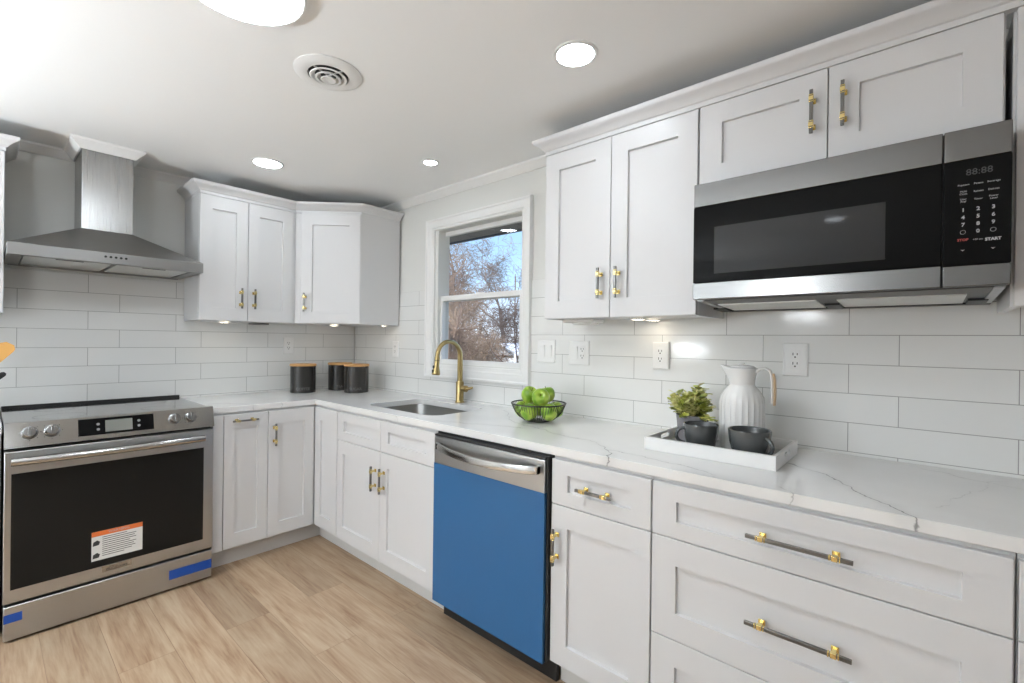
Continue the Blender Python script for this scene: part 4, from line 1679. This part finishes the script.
for (o_, z) in ((.104, .276), (.1085, .255), (.110, .225), (.110, .195), (.108, .165)):
    rings.append([(jx - .25 * o_ * .35 + .0095 * math.cos(a), jy - o_ + .0038 * math.sin(a), FZ + z) for a in [2 * math.pi * k / 12 for k in range(12)]])
b.loops(rings)
b.build('wooden_grip', mat('pale_beech', srgb(214, 186, 150), .5), hd)


def mug(x, y, r, h, ha, label):
    t_ = thing('mug', (x, y, FZ), label, 'mug', 'grey mugs in the tray')
    m = MB()
    m.lathe([(.0001, .0005), (r * .62, .0005), (r * .66, .004), (r * .80, h * .22), (r * .93, h * .55), (r * .985, h * .85), (r, h), (r - .002, h + .002), (r - .005, h),
             (r * .93 - .006, h * .6), (r * .78 - .006, h * .25), (r * .5, .010), (.0001, .009)], (x, y, FZ), 44, False, False)
    m.build('mug_body', M_MUG, t_)
    m = MB()
    cs, sn = math.cos(ha), math.sin(ha)
    pts_ = []
    for i in range(15):
        a = math.radians(105 - 210 * i / 14)
        o2 = r * .90 + .002 + .027 * max(math.cos(a), -.12)
        pts_.append((x + cs * o2, y + sn * o2, FZ + h * .54 + .026 * math.sin(a)))
    m.tube(pts_, .0058, 10)
    m.build('mug_handle', M_MUG, t_)


mug(-.356, -3.122, .066, .094, math.radians(-118), 'dark grey mug in front of the jug, handle to the right')
mug(-.352, -2.962, .060, .092, math.radians(115), 'dark grey mug in front of the potted plant, handle to the left')

# potted plant
px, py = -.213, -2.880
t = thing('potted_plant', (px, py, FZ), 'small yellow-green leafy plant in a grey pot in the tray', 'plant')
b = MB()
b.lathe([(.0001, .0005), (.047, .0005), (.050, .004), (.060, .095), (.061, .102), (.056, .102), (.054, .088), (.0001, .088)], (px, py, FZ), 36, False, False)
b.build('pot', M_POT, t)
b = MB()
rnd = random.Random(5)
stems = []
for i in range(54):
    a = rnd.uniform(0, 2 * math.pi)
    sp_r = rnd.uniform(.1, 1.0) ** .6
    top = Vector((px + math.cos(a) * sp_r * .080, py + math.sin(a) * sp_r * .080, FZ + rnd.uniform(.125, .228) - .045 * sp_r ** 2))
    base = Vector((px + math.cos(a) * sp_r * .030, py + math.sin(a) * sp_r * .030, FZ + .086))
    mid = (base + top) / 2 + Vector((math.cos(a), math.sin(a), 0)) * (-.004)
    b.tube([base, mid, top], [.0016, .0013, .0009], 5)
    stems.append((base, mid, top))
b.build('stems', mat('stem_green', srgb(110, 112, 50), .6), t)


def leaf(m, p, d, L0, W0, rnd_):
    d = d.normalized()
    s_ = d.cross(Vector((0, 0, 1)))
    if s_.length < .05:
        s_ = Vector((1, 0, 0))
    s_.normalize()
    up_ = s_.cross(d)
    k = [(0, 0.12), (.25, .72), (.5, 1.0), (.75, .75), (1.0, .06)]
    lw, rw, cw = [], [], []
    for f_, w_ in k:
        c_ = p + d * (L0 * f_) + up_ * (-.22 * L0 * f_ * f_)
        cw.append(m._v(c_))
        lw.append(m._v(c_ + s_ * (W0 * w_) + up_ * (.22 * W0)))
        rw.append(m._v(c_ - s_ * (W0 * w_) + up_ * (.22 * W0)))
    for i in range(4):
        m._f([lw[i], lw[i + 1], cw[i + 1], cw[i]])
        m._f([cw[i], cw[i + 1], rw[i + 1], rw[i]])


b = MB()
for base, mid, top in stems:
    out = (top - base)
    out.normalize()
    for j in range(9):
        f_ = rnd.uniform(.35, 1.0)
        p = base.lerp(top, f_)
        a = rnd.uniform(0, 2 * math.pi)
        d = out * rnd.uniform(.2, 1.1) + Vector((math.cos(a), math.sin(a), rnd.uniform(-.2, .5))) * .8
        b.mi = 1 if rnd.random() < .18 else 0
        leaf(b, p, d, rnd.uniform(.022, .034), rnd.uniform(.0105, .0150), rnd)
o = b.build('leaves', [M_LEAF, M_LEAFD], t, normals=False)
o['kind'] = 'stuff'

# ------------------------------------------------------------------ utensils at the left edge
ux, uy = -2.085, -.30
t = thing('utensil_crock', (ux, uy, ZC), 'white utensil crock left of the range, beyond the frame', 'crock')
b = MB()
b.lathe([(.0001, .0006), (.050, .0006), (.055, .006), (.058, .150), (.056, .155), (.052, .150), (.050, .012), (.0001, .010)], (ux, uy, ZC), 36, False, False)
b.build('crock_body', M_CERAMIC, t)


def blade(m, p0, p1, w0, w1, th, n=10):
    p0, p1 = Vector(p0), Vector(p1)
    d = p1 - p0
    s_ = Vector((0, 1, 0)).cross(d).normalized()
    rings_ = []
    for i in range(n + 1):
        f_ = i / n
        w_ = w0 + (w1 - w0) * f_
        if f_ > .8:
            w_ *= math.sqrt(max(.05, 1 - ((f_ - .8) / .2) ** 2 * .8))
        c_ = p0 + d * f_
        rings_.append([c_ + s_ * w_ + Vector((0, th, 0)), c_ - s_ * w_ + Vector((0, th, 0)), c_ - s_ * w_ - Vector((0, th, 0)), c_ + s_ * w_ - Vector((0, th, 0))])
    m.loops(rings_)


b = MB()
b.tube([(-2.100, uy, ZC + .02), (-2.035, uy, 1.150)], [.006, .006], 10)
blade(b, (-2.040, uy, 1.135), (-1.962, uy, 1.258), .014, .034, .003)
o = b.build('wooden_spatula', M_WOODOR)
tag(o, 'warm wooden spatula leaning into the left frame edge above the range', 'spatula')
recentre(o)
b = MB()
b.tube([(-2.075, uy - .03, ZC + .02), (-2.022, uy - .035, 1.085)], [.005, .005], 10)
blade(b, (-2.026, uy - .035, 1.075), (-1.978, uy - .035, 1.122), .010, .012, .002)
o = b.build('black_utensil', M_BLACK)
tag(o, 'black utensil tip at the left frame edge below the wooden spatula', 'utensil')
recentre(o)

# ------------------------------------------------------------------ outside the window
b = MB()
for i in range(26):
    y = -5.0 + i * .30
    b.box((.11, y + .006, 2.236), (.915, y + .294, 2.251))
b.box((.11, -5, 2.243), (.915, 2.8, 2.256))
ev = struct(b.build('roof_eave', M_SOFFIT, smooth=False))
b = MB()
b.box((.915, -5, 2.222), (.94, 2.8, 2.42))
b.build('fascia', M_FASCIA, ev)
b = MB()
b.box((.3, -30, -1.1), (60, 60, -.9))
g = struct(b.build('ground', M_GROUND, smooth=False))


def yw(px_, x):
    a = 2.317 + 1.164 * (x - 3)
    c_ = .708 + .845 * (x - 3)
    return a + (c_ - a) * (px_ - 449) / 75


def tree(px_, x, h, r0, label, seed, mi, levels=5, spread=.75, lean=(0, 0), twigs=900, crown_r=1.2, vine=0, k=1.0):
    rd = random.Random(seed)
    y = yw(px_, x)
    t_ = thing('bare_tree', (x, y, -.9), label, 'tree', 'bare trees outside the window')
    V_, F_ = [], []

    def seg(p, q_, ra, rb, n=4):
        d = (q_ - p)
        if d.length < 1e-5:
            return
        d.normalize()
        a = d.cross(Vector((.3, .2, 1))).normalized()
        bb = d.cross(a)
        k0 = len(V_)
        for c_, r_ in ((p, ra), (q_, rb)):
            for k in range(n):
                an = 2 * math.pi * k / n
                V_.append(c_ + (a * math.cos(an) + bb * math.sin(an)) * r_)
        for k in range(n):
            F_.append((k0 + k, k0 + (k + 1) % n, k0 + n + (k + 1) % n, k0 + n + k))
    tips = []

    h, r0 = h * k, r0 * k
    tw = k

    def grow(p, d, L0, r_, lev):
        n = 3
        for i in range(n):
            d = (d + Vector((rd.gauss(0, .16), rd.gauss(0, .16), rd.gauss(.04, .10)))).normalized()
            q_ = p + d * (L0 / n)
            seg(p, q_, r_, r_ * .85, 6 if lev > 2 else 3)
            p = q_
            r_ *= .85
            tips.append((p.copy(), d.copy(), r_))
            if lev > 0 and i > 0:
                for _ in range(2 if lev > 1 else 3):
                    sd = Vector((rd.gauss(0, 1), rd.gauss(0, 1), rd.gauss(.25, .6))).normalized()
                    grow(p, (d * (1 - spread * .5) + sd * spread).normalized(), L0 * rd.uniform(.5, .75), r_ * .55, lev - 1)
    p0 = Vector((x, y, -.95))
    grow(p0, Vector((lean[0], lean[1], 1)).normalized(), h, r0, levels - 1)
    for i in range(twigs):                       # fine hanging twigs and vine stems
        p, d, r_ = tips[rd.randrange(len(tips))]
        q_ = p.copy()
        dd_ = Vector((rd.gauss(0, 1), rd.gauss(0, 1), rd.gauss(.1, .8))).normalized()
        for kk in range(3):
            dd_ = (dd_ + Vector((rd.gauss(0, .4), rd.gauss(0, .4), rd.gauss(-.05, .3)))).normalized()
            q2 = q_ + dd_ * (rd.uniform(.08, .22) * tw)
            seg(q_, q2, .006 * tw, .004 * tw, 3)
            q_ = q2
    for i in range(vine):                        # tangle round the trunk
        z = rd.uniform(-.6, h * .95 - .9)
        an = rd.uniform(0, 6.28)
        rr_ = crown_r * rd.uniform(.1, 1) ** .7 * (1 - .45 * (z + .9) / h)
        q_ = Vector((x + lean[0] * (z + .9) + math.cos(an) * rr_, y + lean[1] * (z + .9) + math.sin(an) * rr_, z))
        dd_ = Vector((rd.gauss(0, 1), rd.gauss(0, 1), rd.gauss(.3, 1))).normalized()
        for kk in range(4):
            dd_ = (dd_ + Vector((rd.gauss(0, .5), rd.gauss(0, .5), rd.gauss(0, .5)))).normalized()
            q2 = q_ + dd_ * (rd.uniform(.07, .20) * tw)
            seg(q_, q2, .0075 * tw, .005 * tw, 3)
            q_ = q2
    me = bpy.data.meshes.new('branches')
    me.from_pydata([tuple(v - t_.location) for v in V_], [], F_)
    me.materials.append(M_TWIG[mi])
    me.update()
    o_ = bpy.data.objects.new('branches', me)
    C.objects.link(o_)
    o_.parent = t_
    return t_


tree(457, 6.2, 2.6, .09, 'tall bare tree nearest the window, at the left of its view', 11, 0, lean=(.02, -.03), twigs=700, crown_r=.55, vine=700)
tree(474, 14.0, 3.2, .10, 'bare vine-covered tree farther off, left of the middle of the window view', 12, 2, twigs=900, crown_r=1.0, vine=800, k=1.5)
tree(489, 10.0, 1.9, .09, 'lower vine-draped bare tree in the middle of the window view', 13, 2, levels=4, twigs=700, crown_r=1.2, vine=1150, k=1.25)
tree(508, 27.0, 2.1, .10, 'grey bare tree far off, right of the middle of the window view', 14, 1, levels=4, twigs=1000, crown_r=2.0, vine=700, k=2.4)
tree(525, 6.6, 1.7, .08, 'dark bare tree at the right edge of the window view', 15, 3, levels=4, lean=(.03, .03), twigs=400, crown_r=.4, vine=250, k=.85)
tree(460, 34.0, 3.2, .10, 'most distant grey bare tree at the left of the window view', 16, 1, twigs=1000, crown_r=2.6, vine=900, k=3.2)

# neighbour's house
hxn, hyn = 20.0, yw(512, 20.0)
t = thing('house', (hxn, hyn, -.9), 'white gabled house low at the right of the window view', 'house')
b = MB()
b.box((hxn - 1.6, hyn - 2.4, -.9), (hxn + 2.4, hyn + .6, .45))
b.build('house_wall', M_SIDING, t, smooth=False)
b = MB()
b.prism([(hyn - 2.7, .35), (hyn - .9, 1.15), (hyn + .9, .35), (hyn + .9, .28), (hyn - .9, 1.06), (hyn - 2.7, .28)], (hxn - 1.8, hxn + 2.6), 0)
b.prism([(hyn - 2.4, .30), (hyn - .9, 1.05), (hyn + .6, .30)], (hxn - 1.6, hxn + 2.4), 0)
b.build('roof', M_ROOF, t, smooth=False)
b = MB()
b.cyl((5.8, yw(517.5, 5.8), -.9), (5.8, yw(517.5, 5.8), 1.02), .028, 10)
o = b.build('white_post', M_SIDING)
tag(o, 'white post at the lower right of the window view', 'post')
recentre(o)
b = MB()
xx = 42.0
b.cyl((xx, yw(517, xx), -.9), (xx, yw(517, xx), 9.4), .08, 8)
b.cyl((xx, yw(517, xx), 9.4), (xx, yw(517, xx), 9.7), .04, 8)
o = b.build('utility_pole', M_TWIG[1])
tag(o, 'thin distant utility pole against the blue sky', 'pole')
recentre(o)
